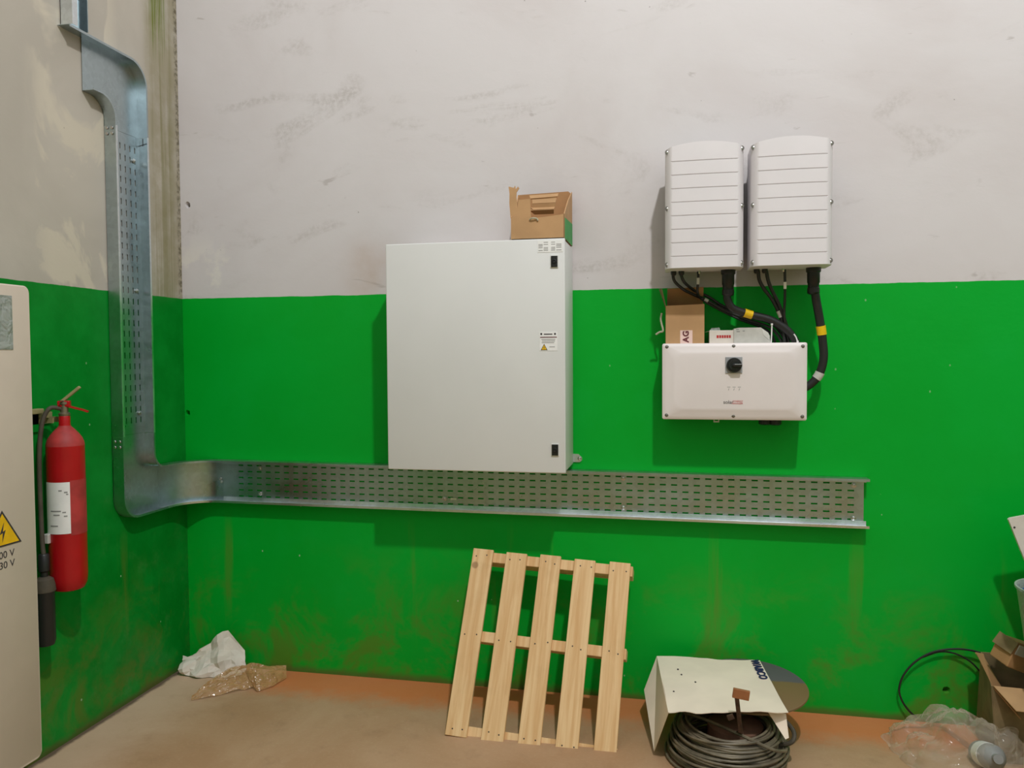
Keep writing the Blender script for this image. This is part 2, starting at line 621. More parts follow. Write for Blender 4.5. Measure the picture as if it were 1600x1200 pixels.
def wall_with_holes():
    """thick back wall whose face has three broken-out anchor holes"""
    bm = NB()
    x0, x1, z0, z1 = -.3, 9.0, 0.0, 7.0
    outer = [bm.verts.new(p) for p in [(x0, 0, z0), (x1, 0, z0), (x1, 0, z1), (x0, 0, z1)]]
    es = [bm.edges.new((outer[i], outer[(i + 1) % 4])) for i in range(4)]
    rng = random.Random(4)
    loops = []
    for hx, hz, hr in [(.042, 2.364, .016), (.016, 1.305, .0145), (3.605, .147, .017)]:
        lp = [bm.verts.new((hx + hr * rng.uniform(.75, 1.15) * math.cos(a * PI / 5), 0, hz + hr * rng.uniform(.8, 1.25) * math.sin(a * PI / 5))) for a in range(10)]
        es += [bm.edges.new((lp[i], lp[(i + 1) % 10])) for i in range(10)]
        loops.append((lp, hx, hz))
    bmesh.ops.triangle_fill(bm, edges=es, use_beauty=True, use_dissolve=False)
    for lp, hx, hz in loops:
        bk = [bm.verts.new((hx + (v.co.x - hx) * .6, .03, hz + (v.co.z - hz) * .6)) for v in lp]
        for i in range(10):
            bm.faces.new((lp[i], lp[(i + 1) % 10], bk[(i + 1) % 10], bk[i]))
        bm.faces.new(bk)
    back = [bm.verts.new((v.co.x, .25, v.co.z)) for v in outer]
    bm.faces.new(back)
    for i in range(4):
        bm.faces.new((outer[i], back[i], back[(i + 1) % 4], outer[(i + 1) % 4]))
    return bm


struct('wall_back', wall_with_holes(), 'wall_b')
struct('wall_left', bx(-.25, 0, -9.0, 0, 0, 7.0), 'wall_l')
struct('wall_front', bx(-.3, 9.0, -9.25, -9.0, 0, 7.0), 'wall_b')
struct('wall_right', bx(9.0, 9.25, -9.25, .25, 0, 7.0), 'wall_b')
struct('floor', bx(-.3, 9.0, -9.0, .25, -.2, 0), 'floor')


# ------------------------------------------------------------------ cable trays
def arc(c, r, a0, a1, n=8):
    return [(c[0] + r * math.cos(R(a0 + (a1 - a0) * i / n)), c[1] + r * math.sin(R(a0 + (a1 - a0) * i / n))) for i in range(n + 1)]


TH = .060   # tray side height


def ribbon_wall(bm, pts, nrm, lip, h=TH, t=.0022, base_off=.004):
    """a side of the tray: a strip standing on polyline pts along nrm, with a folded lip of width |lip vec|"""
    n = len(pts)
    prof = []
    for i in range(n):
        p = Vector(pts[i])
        w = Vector(nrm[i])
        l = Vector(lip[i])
        ln = l.normalized()
        prof.append([p + w * base_off, p + w * h, p + w * h + l, p + w * (h - t) + l, p + w * (h - t) + ln * t, p + w * base_off + ln * t])
    rows = [[bm.verts.new(q) for q in pr] for pr in prof]
    k = len(rows[0])
    for a, b in zip(rows, rows[1:]):
        for j in range(k):
            bm.faces.new((a[j], a[(j + 1) % k], b[(j + 1) % k], b[j]))
    bm.faces.new(rows[0])
    bm.faces.new(rows[-1][::-1])


def strip(bm, A, B, nrm, off=.004, t=.002):
    """flat base between polylines A and B"""
    n = len(A)
    rows = []
    for i in range(n):
        w = Vector(nrm[i])
        rows.append([bm.verts.new(Vector(A[i]) + w * off), bm.verts.new(Vector(B[i]) + w * off),
                     bm.verts.new(Vector(B[i]) + w * (off + t)), bm.verts.new(Vector(A[i]) + w * (off + t))])
    for a, b in zip(rows, rows[1:]):
        for j in range(4):
            bm.faces.new((a[j], a[(j + 1) % 4], b[(j + 1) % 4], b[j]))
    bm.faces.new(rows[0])
    bm.faces.new(rows[-1][::-1])


def slotted(bm, O, U, V, N, length, width, pitch, slot, rows, slotw, u0, off=.006):
    """perforated base sheet: real slots, origin O, U along, V across, N out of the wall"""
    O, U, V, N = map(Vector, (O, U, V, N))
    us = [0.0]
    u = u0
    while u + slot < length - .02:
        us += [u, u + slot]
        u += pitch
    us.append(length)
    vs = [0.0]
    step = width / rows
    for r in range(rows):
        c = step * (r + .5)
        vs += [c - slotw / 2, c + slotw / 2]
    vs.append(width)
    grid = [[bm.verts.new(O + U * a + V * b + N * off) for b in vs] for a in us]
    for i in range(len(us) - 1):
        for j in range(len(vs) - 1):
            if i % 2 == 1 and j % 2 == 1:
                continue
            bm.faces.new((grid[i][j], grid[i + 1][j], grid[i + 1][j + 1], grid[i][j + 1]))
    g = bm.faces[:]
    r = bmesh.ops.extrude_face_region(bm, geom=g)
    bmesh.ops.translate(bm, vec=-N * .002, verts=[v for v in r['geom'] if isinstance(v, bmesh.types.BMVert)])


# long tray on the back wall (slightly out of level)
def tz(x):
    return -.0052 * (x - .2)


t = thing('cable_tray', 'long galvanised perforated cable tray on green back wall beneath grey cabinet', 'cable tray', (.215, 0, .86))
XA, XB = .215, 3.278
ZB, ZT = .858, 1.070
U = Vector((1, 0, -.0052)).normalized()
bm = NB()
slotted(bm, (XA, 0, ZB + tz(XA) + .012), U, (0, 0, 1), (0, -1, 0), XB - XA - .012, ZT - ZB - .024, .05, .027, 6, .0068, .085)
obj('perforated_base', bm, 'galv', t)
for nm, z, s in (('lower_side', ZB, 1), ('upper_side', ZT, -1)):
    bm = NB()
    P = [(XA, 0, z + tz(XA)), (XB, 0, z + tz(XB))]
    ribbon_wall(bm, P, [(0, -1, 0)] * 2, [(0, 0, s * .011)] * 2)
    # rolled foot where the side meets the base
    slab(bm, [(XA, -.009, z + s * .002 + tz(XA)), (XB - .002, -.009, z + s * .002 + tz(XB)), (XB - .002, -.006, z + s * .022 + tz(XB)), (XA, -.006, z + s * .022 + tz(XA))], .002)
    obj(nm, bm, 'galv_bright_lit' if s > 0 else 'galv', t)  # lower side gets the lit copy, its brightness painted in
for sx_, sz_ in [(.42, 1.03), (.42, .90), (1.385, .905), (2.235, 1.025), (2.235, .888), (3.225, 1.02), (3.225, .875)]:
    screw('fixing_screw', (sx_, -.008, sz_), .0095, t)
bm = bx(1.415, 1.445, -.0105, -.009, .900, .910)
obj('maker_stamp', bm, 'galv_bright_lit', t)

# curved corner piece between left wall and back wall
t = thing('corner_bend_tray', 'curved galvanised tray piece turning through the room corner', 'cable tray', (.1, -.1, .86))
ctr, rr = (.215, -.215), .215
A2 = [(0, -.235)] + [(ctr[0] + rr * math.cos(R(180 - 90 * i / 14)), ctr[1] + rr * math.sin(R(180 - 90 * i / 14))) for i in range(15)]
N2 = [(1, 0, 0)] + [(-math.cos(R(180 - 90 * i / 14)), -math.sin(R(180 - 90 * i / 14)), 0) for i in range(15)]
N2 = [Vector(n) for n in N2]
Pb = [(x, y, ZB) for x, y in A2]
Pt = [(x, y, ZT) for x, y in A2]
bm = NB()
strip(bm, Pb, Pt, N2)
obj('curved_base', bm, 'galv', t, True)
for nm, P, s in (('lower_side', Pb, 1), ('upper_side', Pt, -1)):
    bm = NB()
    ribbon_wall(bm, P, N2, [(0, 0, s * .010)] * len(P), base_off=.002)
    obj(nm, bm, 'galv_bright_lit' if s > 0 else 'galv', t, True)  # same painted split: lit metal below, plain metal above
for y_, z_ in ((.20, .97), (.205, .955)):
    screw('joint_screw', (y_, -.008, z_), .006, t)

# elbow on the left wall: from the vertical run down and across to the corner
YN, YF = -.545, -.322      # near and far sides of the vertical run


def elbow(name, label, near, far, base_mat='galv'):
    """flat elbow on the left wall; near and far are (y,z) polylines of equal length"""
    tt = thing(name, label, 'cable tray', (0, near[0][0], min(p[1] for p in near)))
    A = [(0, y, z) for y, z in near]
    B = [(0, y, z) for y, z in far]
    n = [(1, 0, 0)] * len(A)
    bm = NB()
    strip(bm, A, B, n)
    obj('base', bm, base_mat, tt, True)
    for nm, P, Q in (('near_side', A, B), ('far_side', B, A)):
        bm = NB()
        lips = []
        for i in range(len(P)):
            d = Vector(P[min(i + 1, len(P) - 1)]) - Vector(P[max(i - 1, 0)])
            l = d.cross(Vector((1, 0, 0))).normalized() * .010
            if l.dot(Vector(Q[i]) - Vector(P[i])) < 0:
                l = -l
            lips.append(l)
        ribbon_wall(bm, P, n, lips, base_off=.002)
        obj(nm, bm, 'galv', tt, True)
    return tt


ro, ri = .10, .07
near = [(YN, 1.235)] + [(YN, ZB + ro + .05)] + arc((YN + ro, ZB + ro), ro, 180, 270, 10) + [(-.30, ZB), (-.2355, ZB)]
far = [(YF, 1.235)] + [(YF, ZT + ri + .03)] + arc((YF + ri, ZT + ri), ri, 180, 270, 10) + [(-.242, ZT), (-.2355, ZT)]
t = elbow('elbow_tray', 'plain galvanised tray elbow at the bottom of the upright run on the left wall', near, far)
for dz in (1.19, 1.215):
    for dx in (.018, .043):
        o = obj('joint_screw', lathe(NB(), [(.0075, 0), (.006, .003), (0, .004)], (dx, YN - .002, dz), 10, 'Y'), 'screw', t, True)

# straight vertical run on the left wall
t = thing('cable_tray', 'upright galvanised perforated cable tray running up the left wall beside the corner', 'cable tray', (0, -.43, 1.235))
ZV0, ZV1 = 1.236, 2.612
bm = NB()
slotted(bm, (0, YN + .012, ZV0), (0, 0, 1), (0, 1, 0), (1, 0, 0), ZV1 - ZV0, YF - YN - .024, .05, .027, 6, .0068, .05)
obj('perforated_base', bm, 'galv', t)
for nm, y_, s in (('near_side', YN, 1), ('far_side', YF, -1)):
    bm = NB()
    P = [(0, y_, ZV0), (0, y_, ZV1)]
    ribbon_wall(bm, P, [(1, 0, 0)] * 2, [(0, s * .011, 0)] * 2)
    slab(bm, [(.009, y_ + s * .002, ZV0), (.009, y_ + s * .002, ZV1), (.006, y_ + s * .022, ZV1), (.006, y_ + s * .022, ZV0)], .002)
    obj(nm, bm, 'galv', t)
obj('near_rim_highlight', bx(.0600, .0612, YN + .0004, YN + .0114, ZV0, ZV1), 'galv_bright_lit', t)  # thin strip added over the lip; edge highlight painted as brighter metal
obj('far_rim_highlight', bx(.0600, .0610, YF - .0114, YF - .0004, ZV0, ZV1), 'galv_bright_lit', t)  # added strip as on the near lip, a painted highlight
for z_ in (1.33, 1.9, 2.5):
    screw('fixing_screw', (.008, -.36, z_), .009, t, 'X')

# elbow at the top of the run
ZA, ZC = 2.722, 2.945
ro, ri = .11, .085
near = [(YN, 2.613), (YN, 2.62)] + arc((YN - ri, ZA - ri), ri, 0, 90, 10) + [(-.65, ZA), (-.672, ZA)]
far = [(YF, 2.613), (YF, 2.80)] + arc((YF - ro, ZC - ro), ro, 0, 90, 10) + [(-.58, ZC), (-.672, ZC)]
t = elbow('elbow_tray', 'plain galvanised tray elbow turning towards the viewer at the top of the upright run', near, far)
for dz in (2.60, 2.575):
    for dx in (.018, .043):
        obj('joint_screw', lathe(NB(), [(.0075, 0), (.006, .003), (0, .004)], (dx, YN - .002, dz), 10, 'Y'), 'screw', t, True)
bm = NB()
slab(bm, [(.052, YF - .004, 2.585), (.052, YF - .004, 2.587), (.01, YF - .004, 2.578), (.01, YF - .004, 2.576)], .001)
slab(bm, [(.030, YF - .004, 2.61), (.032, YF - .004, 2.61), (.032, YF - .004, 2.575), (.030, YF - .004, 2.575)], .001)
obj('marker_line', bm, 'print_dark', t)

bm = NB()
ribbon_wall(bm, [(0, -.672, ZC), (0, -.80, ZC)], [(1, 0, 0)] * 2, [(0, 0, -.010)] * 2, base_off=.002)
obj('upper_tail', bm, 'galv', t)

# narrow riser above the elbow
t = thing('tray_riser', 'narrow galvanised tray riser above the top elbow at the picture edge', 'cable tray', (0, -.75, 2.95))
ya, yb = -.785, -.695
bm = NB()
strip(bm, [(0, ya, 2.95), (0, ya, 4.6)], [(0, yb, 2.95), (0, yb, 4.6)], [(1, 0, 0)] * 2)
obj('base', bm, 'galv', t)
for nm, y_, s, w in (('near_side', ya, 1, .030), ('far_side', yb, -1, .004)):
    bm = NB()
    ribbon_wall(bm, [(0, y_, 2.95), (0, y_, 4.6)], [(1, 0, 0)] * 2, [(0, s * w, 0)] * 2)
    obj(nm, bm, 'galv_bright_lit' if s > 0 else 'galv', t)  # bright near rim comes from the lit copy of the metal

# ------------------------------------------------------------------ large grey wall cabinet
CX, CZ, CD = 1.2099, 1.0837, .300
t = thing('wall_cabinet', 'large light grey metal wall cabinet above the cable tray', 'electrical cabinet', (CX + .4, 0, CZ))
bm = bx(CX + .004, CX + .796, -CD + .020, -.006, CZ + .004, CZ + .996, bev=.004)
obj('body', bm, 'cab', t, True)
door = obj('door', bx(CX, CX + .8, -CD, -CD + .017, CZ, CZ + 1.0, bev=.005, seg=3), 'cab', t, True)
for lz in (1.986, 1.185):
    lock = obj('lock', bx(1.9475, 1.9815, -CD - .0035, -CD, lz - .027, lz + .027, bev=.0015), 'lockframe', t)
    bm = bx(1.9505, 1.9785, -CD - .007, -CD - .003, lz - .0235, lz + .0235, bev=.0015)
    o = obj('lock_insert', bm, 'black', lock)
    bm = NB()
    lathe(bm, [(.0095, 0), (.0095, .003), (.007, .0036), (.005, .001), (0, .001)], (1.9645, -CD - .007, lz), 18, 'Y')
    o = obj('key_socket', bm, 'black', lock, True)
ls = obj('rating_label', bx(1.893, 2.001, -CD - .0012, -CD, 2.026, 2.076), 'paper', t)
bm = NB()
for i, z_ in enumerate([2.068, 2.059, 2.053, 2.046, 2.040, 2.034]):
    for a, b in ((1.897, 1.915), (1.919, 1.938), (1.951, 1.968), (1.973, 1.995)):
        if (i + int(a * 1000)) % 4 != 1:
            box(bm, a, b, -CD - .0016, -CD - .0011, z_ - .0014, z_ + .0014)
obj('label_print', bm, 'print_grey', ls)
wl = obj('warning_label', bx(1.900, 1.976, -CD - .0012, -CD, 1.609, 1.688), 'paper', t)
obj('header_bar', bx(1.902, 1.974, -CD - .0017, -CD - .0011, 1.664, 1.668), 'print_maroon', wl)
bm = NB()
for a, b, z_, hh in ((1.903, 1.911, 1.680, .004), (1.918, 1.955, 1.679, .0022), (1.962, 1.970, 1.680, .004)):
    box(bm, a, b, -CD - .0017, -CD - .0011, z_ - hh, z_ + hh)
obj('header_print', bm, 'print_dark', wl)
bm = NB()
for a, b, z_ in ((1.908, 1.967, 1.657), (1.910, 1.966, 1.650), (1.909, 1.962, 1.643), (1.942, 1.965, 1.625)):
    box(bm, a, b, -CD - .0017, -CD - .0011, z_ - .0013, z_ + .0013)
obj('text_lines', bm, 'print_grey', wl)


def tri_sign(parent, cx, cz, w, h, to3, inner=.74):
    o3 = lambda u, v, d: to3(u, v, d)
    bm = prism(NB(), [(cx - w / 2, cz), (cx + w / 2, cz), (cx, cz + h)], o3, .0011, .0017)
    a = obj('triangle_border', bm, 'print_dark', parent)
    k = inner
    c0 = cz + h / 3
    pts = [(cx + (u - cx) * k, c0 + (v - c0) * k) for u, v in [(cx - w / 2, cz), (cx + w / 2, cz), (cx, cz + h)]]
    obj('triangle_field', prism(NB(), pts, o3, .0016, .0022), 'yellow', a)
    s = h
    b = [(.06, .70), (-.13, .36), (.0, .40), (-.03, .12), (.12, .47), (.0, .43)]
    pts = [(cx + u * s * .8, cz + v * s * .95) for u, v in b]
    obj('bolt', prism(NB(), pts, o3, .0021, .0027), 'print_dark', a)


tri_sign(wl, 1.919, 1.611, .029, .027, lambda u, v, d: (u, -CD - d, v))
# fixing ear at the lower right
ear = NB()
prism(ear, [(2.004, 1.094), (2.036, 1.094), (2.046, 1.103), (2.046, 1.116), (2.030, 1.131), (2.004, 1.132)], lambda u, v, d: (u, -d, v), .001, .006)
e = obj('fixing_ear', ear, 'galv_bright_lit', t)
screw('ear_bolt', (2.035, -.006, 1.111), .008, e)

# ------------------------------------------------------------------ opened carton on the grey cabinet
zc = CZ + 1.0
t = thing('opened_carton', 'opened brown cardboard carton standing on top of the grey wall cabinet', 'box', (1.89, -.17, zc))
xl, xr, yf, yb = 1.778, 2.006, -.292, -.035
th = .004
bm = NB()
fp = [(xl, zc), (xr, zc), (xr, zc + .103), (xr - .02, zc + .100), (xr - .09, zc + .093), (xl + .09, zc + .090), (xl + .02, zc + .094), (xl, zc + .099)]
prism(bm, fp, lambda u, v, d: (u, yf + d, v), 0, th)
obj('front_panel', bm, 'card', t)
bm = prism(NB(), [(xl - .02, zc), (xr, zc), (xr, zc + .235), (xr - .015, zc + .248), (xl - .02, zc + .242)], lambda u, v, d: (u, yb - d, v), 0, th)
obj('back_panel', bm, 'card_in', t)
slab_r = slab(NB(), [(xr, yf, zc + .104), (xr, yf, zc + .0005), (xr, yb, zc + .0005), (xr, yb, zc + .245), (xr, yf + .12, zc + .18)], th)
sp = obj('right_panel', slab_r, 'card', t)
obj('green_print', slab(NB(), [(xr + .0026, yf, zc + .0005), (xr + .0026, yb, zc + .0005), (xr + .0026, yb, zc + .100), (xr + .0026, yf, zc + .088)], .0006), 'card_green', sp)
bm = slab(NB(), [(xl, yf, zc + .0005), (xl - .02, yb, zc + .0005), (xl - .02, yb, zc + .24), (xl, yf + .1, zc + .15), (xl, yf, zc + .099)], th)
obj('left_panel', bm, 'card', t)
obj('base_panel', bx(xl, xr, yf, yb, zc + .0005, zc + .004), 'card', t)
# torn upright strip at the left, with two ragged tongues
bm = prism(NB(), [(1.772, zc + .095), (1.862, zc + .085), (1.858, zc + .175), (1.806, zc + .172), (1.8035, zc + .138), (1.798, zc + .185), (1.799, zc + .205), (1.811, zc + .222), (1.805, zc + .229), (1.795, zc + .218), (1.793, zc + .234), (1.787, zc + .225), (1.764, zc + .231), (1.768, zc + .20), (1.767, zc + .16)],
           lambda u, v, d: (u, yf + .012 + d, v), 0, th)
obj('torn_flap', bm, 'card', t)
# inner flap with a folded pocket
bm = slab(NB(), [(1.845, -.20, zc + .190), (1.965, -.20, zc + .194), (1.967, -.185, zc + .210), (1.838, -.185, zc + .207)], .004)
obj('inner_flap', bm, 'card', t)
pk = [( -.195, .190), (-.205, .168), (-.200, .150), (-.216, .138), (-.200, .122)]
bm = NB()
for i in range(len(pk) - 1):
    (ya_, za_), (yb_, zb_) = pk[i], pk[i + 1]
    slab(bm, [(1.852 - .003 * i, ya_, zc + za_), (1.960 - .003 * i, ya_, zc + za_), (1.957 - .003 * i, yb_, zc + zb_), (1.855 + .003 * i, yb_, zc + zb_)], .004)
obj('folded_pocket', bm, 'card', t)
bm = tube(NB(), catmull([(1.858, yf - .004, zc + .083), (1.87, yf - .010, zc + .088), (1.888, yf - .006, zc + .087), (1.894, yf - .004, zc + .078)], 4), .003, 6)
obj('loose_tie', bm, 'string', t)


# ------------------------------------------------------------------ inverters
def inverter(name, label, x0, tieoff):
    """white cast cover, convex front with eight grooves and six screws, dark finned body behind"""
    w, z0, z1 = .315, 1.946, 2.454
    tt = thing(name, label, 'inverter', (x0 + w / 2, 0, z0), 'white inverters on the wall')
    # body with fins
    bm = bx(x0 + .018, x0 + w - .018, -.200, -.03, z0 + .012, z1 - .02, bev=.004)
    obj('body', bm, 'invbody', tt)
    bm = NB()
    for k in range(9):
        fx = x0 + .03 + k * (w - .06) / 8
        box(bm, fx - .002, fx + .002, -.034, -.004, z0 + .03, z1 - .04)
    obj('cooling_fins', bm, 'invbody', tt)
    # cover
    grooves = [1.994 + i * (2.3815 - 1.994) / 7 for i in range(8)]
    zs = [z0]
    for g in grooves:
        zs += [g - .0022, g - .0012, g + .0012, g + .0022]
    zs += [z1]
    us = [0.0, .003, .007, .012, .0175, .023, .0275, .0315, .06, .09, .12, .1575, .195, .225, .255, .2835, .2875, .292, .2975, .303, .308, .312, .315]

    def depth(u):
        s = abs(u - w / 2) / (w / 2)
        if s < .80:
            return .285 + .004 * (1 - (s / .80) ** 2)
        return .285 - .042 * ((s - .80) / .20) ** 2

    def rise(u):
        s = abs(u - w / 2) / (w / 2)
        return .004 - .022 * s * s
    bm = NB()
    grid = []
    for i, z in enumerate(zs):
        row = []
        for u in us:
            d = depth(u)
            if 0 < i < len(zs) - 1:
                k = (i - 1) % 4
                if k in (1, 2) and .025 < u < .290:
                    d -= .003
            zz = z + (rise(u) if i == len(zs) - 1 else 0)
            row.append(bm.verts.new((x0 + u, -d, zz)))
        grid.append(row)
    for i in range(len(zs) - 1):
        for j in range(len(us) - 1):
            bm.faces.new((grid[i][j], grid[i][j + 1], grid[i + 1][j + 1], grid[i + 1][j]))
    # side, top and bottom skirts back to the body
    ring = grid[0] + [r[-1] for r in grid[1:-1]] + grid[-1][::-1] + [r[0] for r in grid[1:-1]][::-1]
    bk = [bm.verts.new((v.co.x, -.105, v.co.z)) for v in ring]
    n = len(ring)
    for i in range(n):
        bm.faces.new((ring[i], bk[i], bk[(i + 1) % n], ring[(i + 1) % n]))
    bm.faces.new(bk)
    obj('front_cover', bm, 'invcover', tt, True)
    for sx_ in (x0 + .0095, x0 + w - .0095):
        for sz_ in (2.426, 2.194, 1.962):
            sc = screw('cover_screw', (sx_, -.2625, sz_), .0062, tt)
            bm = NB()
            lathe(bm, [(.0082, 0), (.0106, 0), (.0106, .003), (.0082, .003)], (sx_, -.2620, sz_), 16, 'Y')
            obj('screw_recess', bm, 'invbody', sc, True)
    # sockets underneath
    for k, ux in enumerate((.035, .068)):
        bm = lathe(NB(), [(.0095, 0), (.0095, -.012), (.012, -.013), (.012, -.026), (.008, -.032)], (x0 + ux, -.15, z0 + .014), 14)
        obj('cable_gland', bm, 'black', tt, True)
    o = obj('antenna_plug', lathe(NB(), [(.009, 0), (.009, -.012), (.006, -.014), (.006, -.026), (.0045, -.028)], (x0 + .142, -.15, z0 + .014), 12), 'screw', tt, True)
    obj('blanking_plug', lathe(NB(), [(.010, 0), (.010, -.010), (.008, -.012)], (x0 + .192, -.15, z0 + .014), 12), 'black', tt, True)
    bm = lathe(NB(), [(.030, 0), (.030, -.030), (.026, -.034), (.0255, -.075), (.023, -.078), (.0225, -.096), (.025, -.098), (.025, -.118), (.018, -.124)], (x0 + .262, -.15, z0 + .014), 20)
    obj('power_connector', bm, 'black', tt, True)
    return tt


X1, X2 = 2.4245, 2.7675
inverter('inverter', 'white wall inverter nearer the grey cabinet, left of the pair', X1, 0)
inverter('inverter', 'white wall inverter further from the grey cabinet, right of the pair', X2, 0)

# ------------------------------------------------------------------ lower white connection unit
MX0, MX1, MZ0, MZ1 = 2.4125, 3.003, 1.311, 1.636
MD = .178
t = thing('connection_unit', 'wide ivory connection unit with black rotary switch below the inverters', 'electrical unit', (2.707, 0, MZ0))
obj('body', bx(MX0 + .02, MX1 - .02, -.14, -.004, MZ0 + .02, MZ1 - .012, bev=.006), 'invbody', t)


def rrect(x0, x1, z0, z1, r, n=5):
    out = []
    for cx, cz, a in ((x1 - r, z0 + r, -90), (x1 - r, z1 - r, 0), (x0 + r, z1 - r, 90), (x0 + r, z0 + r, 180)):
        out += [(cx + r * math.cos(R(a + 90 * i / n)), cz + r * math.sin(R(a + 90 * i / n))) for i in range(n + 1)]
    return out


layers = [(rrect(MX0, MX1, MZ0, MZ1, .008), .05), (rrect(MX0, MX1, MZ0, MZ1, .008), MD - .004),
          (rrect(MX0 + .004, MX1 - .004, MZ0 + .004, MZ1 - .004, .008), MD),
          (rrect(MX0 + .020, MX1 - .020, MZ0 + .018, MZ1 - .016, .016), MD + .002),
          (rrect(MX0 + .044, MX1 - .040, MZ0 + .040, MZ1 - .036, .040), MD + .012),
          (rrect(MX0 + .056, MX1 - .052, MZ0 + .050, MZ1 - .046, .045), MD + .0135)]
bm = NB()
rows = [[bm.verts.new((x, -d, z)) for x, z in pts] for pts, d in layers]
for a, b in zip(rows, rows[1:]):
    n = len(a)
    for i in range(n):
        bm.faces.new((a[i], a[(i + 1) % n], b[(i + 1) % n], b[i]))
bm.faces.new(rows[-1])
bm.faces.new(rows[0])
obj('front_cover', bm, 'manager', t, True)
for sx_, sz_ in [(2.432, 1.622), (2.708, 1.622), (2.985, 1.620), (2.431, 1.329), (2.708, 1.328), (2.985, 1.328)]:
    screw('cover_screw', (sx_, -MD - .0005, sz_), .0062, t, mat='screw_dark')
FD = MD + .0135
sw = obj('rotary_switch', bx(2.6735, 2.7425, -FD - .004, -FD, 1.509, 1.577, bev=.001), 'greyplate', t)
obj('switch_dial', lathe(NB(), [(.031, 0), (.031, .010), (.028, .013), (.024, .013), (.022, .020), (0, .020)], (2.709, -FD - .004, 1.543), 28, 'Y'), 'black', sw, True)
obj('switch_handle', bx(2.700, 2.7395, -FD - .040, -FD - .02, 1.537, 1.549, bev=.003), 'black', sw, True)
obj('handle_mark', bx(2.709, 2.738, -FD - .0408, -FD - .039, 1.5455, 1.5485), 'greyplate', sw)
bm = NB()
for k in range(3):
    x_ = 2.682 + k * .0215
    box(bm, x_, x_ + .0125, -FD - .0006, -FD, 1.4495, 1.4515)
    slab(bm, [(x_ + .008, -FD - .0003, 1.4455), (x_ + .0055, -FD - .0003, 1.4365), (x_ + .0036, -FD - .0003, 1.4365), (x_ + .0062, -FD - .0003, 1.4455)], .0006)
obj('indicator_marks', bm, 'print_grey', t)
obj('name_print', text_bm('solar', .021, facing_wall(2.6865, -FD - .0004, 1.3865)), 'print_dark', t)
bm = text_bm('SYNERGY', .0098, facing_wall(2.725, -FD - .0004, 1.3905))
obj('name_print', bm, 'print_red', t)
bm = text_bm('MANAGER', .0098, facing_wall(2.7225, -FD - .0004, 1.3815))
obj('name_print', bm, 'print_red', t)
for ux, r_, h_ in ((2.495, .010, .02), (2.517, .010, .02), (2.545, .010, .02), (2.568, .010, .02), (2.66, .012, .02), (2.735, .012, .02), (2.795, .016, .026), (2.845, .024, .045), (2.885, .024, .046)):
    obj('cable_gland', lathe(NB(), [(r_, 0), (r_, -h_ * .4), (r_ * 1.15, -h_ * .42), (r_ * 1.15, -h_ * .9), (r_ * .8, -h_)], (ux, -.11, MZ0 + .02), 16), 'black', t, True)
bm = NB()
box(bm, 2.630, 2.634, -.12, -.108, MZ0 - .012, MZ0 + .021)
box(bm, 2.650, 2.654, -.12, -.108, MZ0 - .012, MZ0 + .021)
box(bm, 2.630, 2.654, -.12, -.108, MZ0 - .016, MZ0 - .011)
obj('locking_tab', bm, 'lockframe', t)


# ------------------------------------------------------------------ cables
def cable(name, label, pts, r, bands=(), n=8):
    tt = thing(name, label, 'cable', pts[0], 'thick power cables' if r > .01 else 'thin cables below the inverters')
    P = catmull(pts, n)
    obj('sheath', tube(NB(), P, r, 12), 'rubber', tt, True)
    for f0, f1, mat in bands:
        a, b = int(f0 * (len(P) - 1)), int(f1 * (len(P) - 1))
        seg = P[a:b + 1]
        obj('marker_band', tube(NB(), seg, r * 1.12, 12), mat, tt, True)
    return tt


zs0 = 1.952 + .014 - .118
cable('power_cable', 'thick black power cable with yellow band sweeping down from the left inverter', [(2.6825, -.15, zs0), (2.686, -.15, 1.815), (2.712, -.14, 1.781), (2.782, -.125, 1.757), (2.866, -.115, 1.733), (2.931, -.11, 1.690), (2.968, -.105, 1.640), (2.975, -.10, 1.615)], .0165, [(.385, .445, 'tapeyellow')], 14)
cable('power_cable', 'thick black power cable with yellow band curving round the right end of the connection unit', [(3.0355, -.15, zs0), (3.042, -.145, 1.81), (3.058, -.13, 1.735), (3.072, -.12, 1.650), (3.078, -.115, 1.569), (3.062, -.11, 1.502), (3.026, -.105, 1.458), (2.985, -.10, 1.435)], .0175, [(.34, .40, 'tapeyellow'), (.70, .77, 'devgrey')], 14)
cable('thin_cable', 'thin black cable from the leftmost gland of the left inverter', [(2.4555, -.15, 1.938), (2.464, -.14, 1.905), (2.50, -.12, 1.872), (2.545, -.085, 1.85), (2.60, -.07, 1.826), (2.67, -.07, 1.785), (2.776, -.075, 1.737), (2.87, -.08, 1.700), (2.915, -.08, 1.640), (2.92, -.08, 1.612)], .0065, [(.44, .47, 'devgrey')], 8)
cable('thin_cable', 'thin black cable from the second gland of the left inverter', [(2.4885, -.15, 1.938), (2.502, -.14, 1.905), (2.53, -.10, 1.88), (2.57, -.06, 1.858), (2.612, -.05, 1.84), (2.675, -.055, 1.797), (2.776, -.06, 1.752), (2.88, -.065, 1.716), (2.935, -.065, 1.640), (2.94, -.065, 1.612)], .0065, [], 8)
cable('thin_cable', 'short thin black cable with pale band hanging from the left inverter plug', [(2.5625, -.15, 1.942), (2.5625, -.15, 1.90), (2.560, -.13, 1.86), (2.575, -.08, 1.835), (2.63, -.045, 1.80), (2.74, -.045, 1.742), (2.86, -.05, 1.69), (2.90, -.05, 1.615)], .0055, [(.10, .19, 'devgrey')], 8)
cable('thin_cable', 'thin black cable from the leftmost gland of the right inverter', [(2.8085, -.15, 1.938), (2.815, -.14, 1.90), (2.838, -.13, 1.86), (2.872, -.12, 1.815), (2.905, -.11, 1.745), (2.918, -.10, 1.69), (2.925, -.10, 1.612)], .0075, [(.62, .67, 'devgrey')], 8)
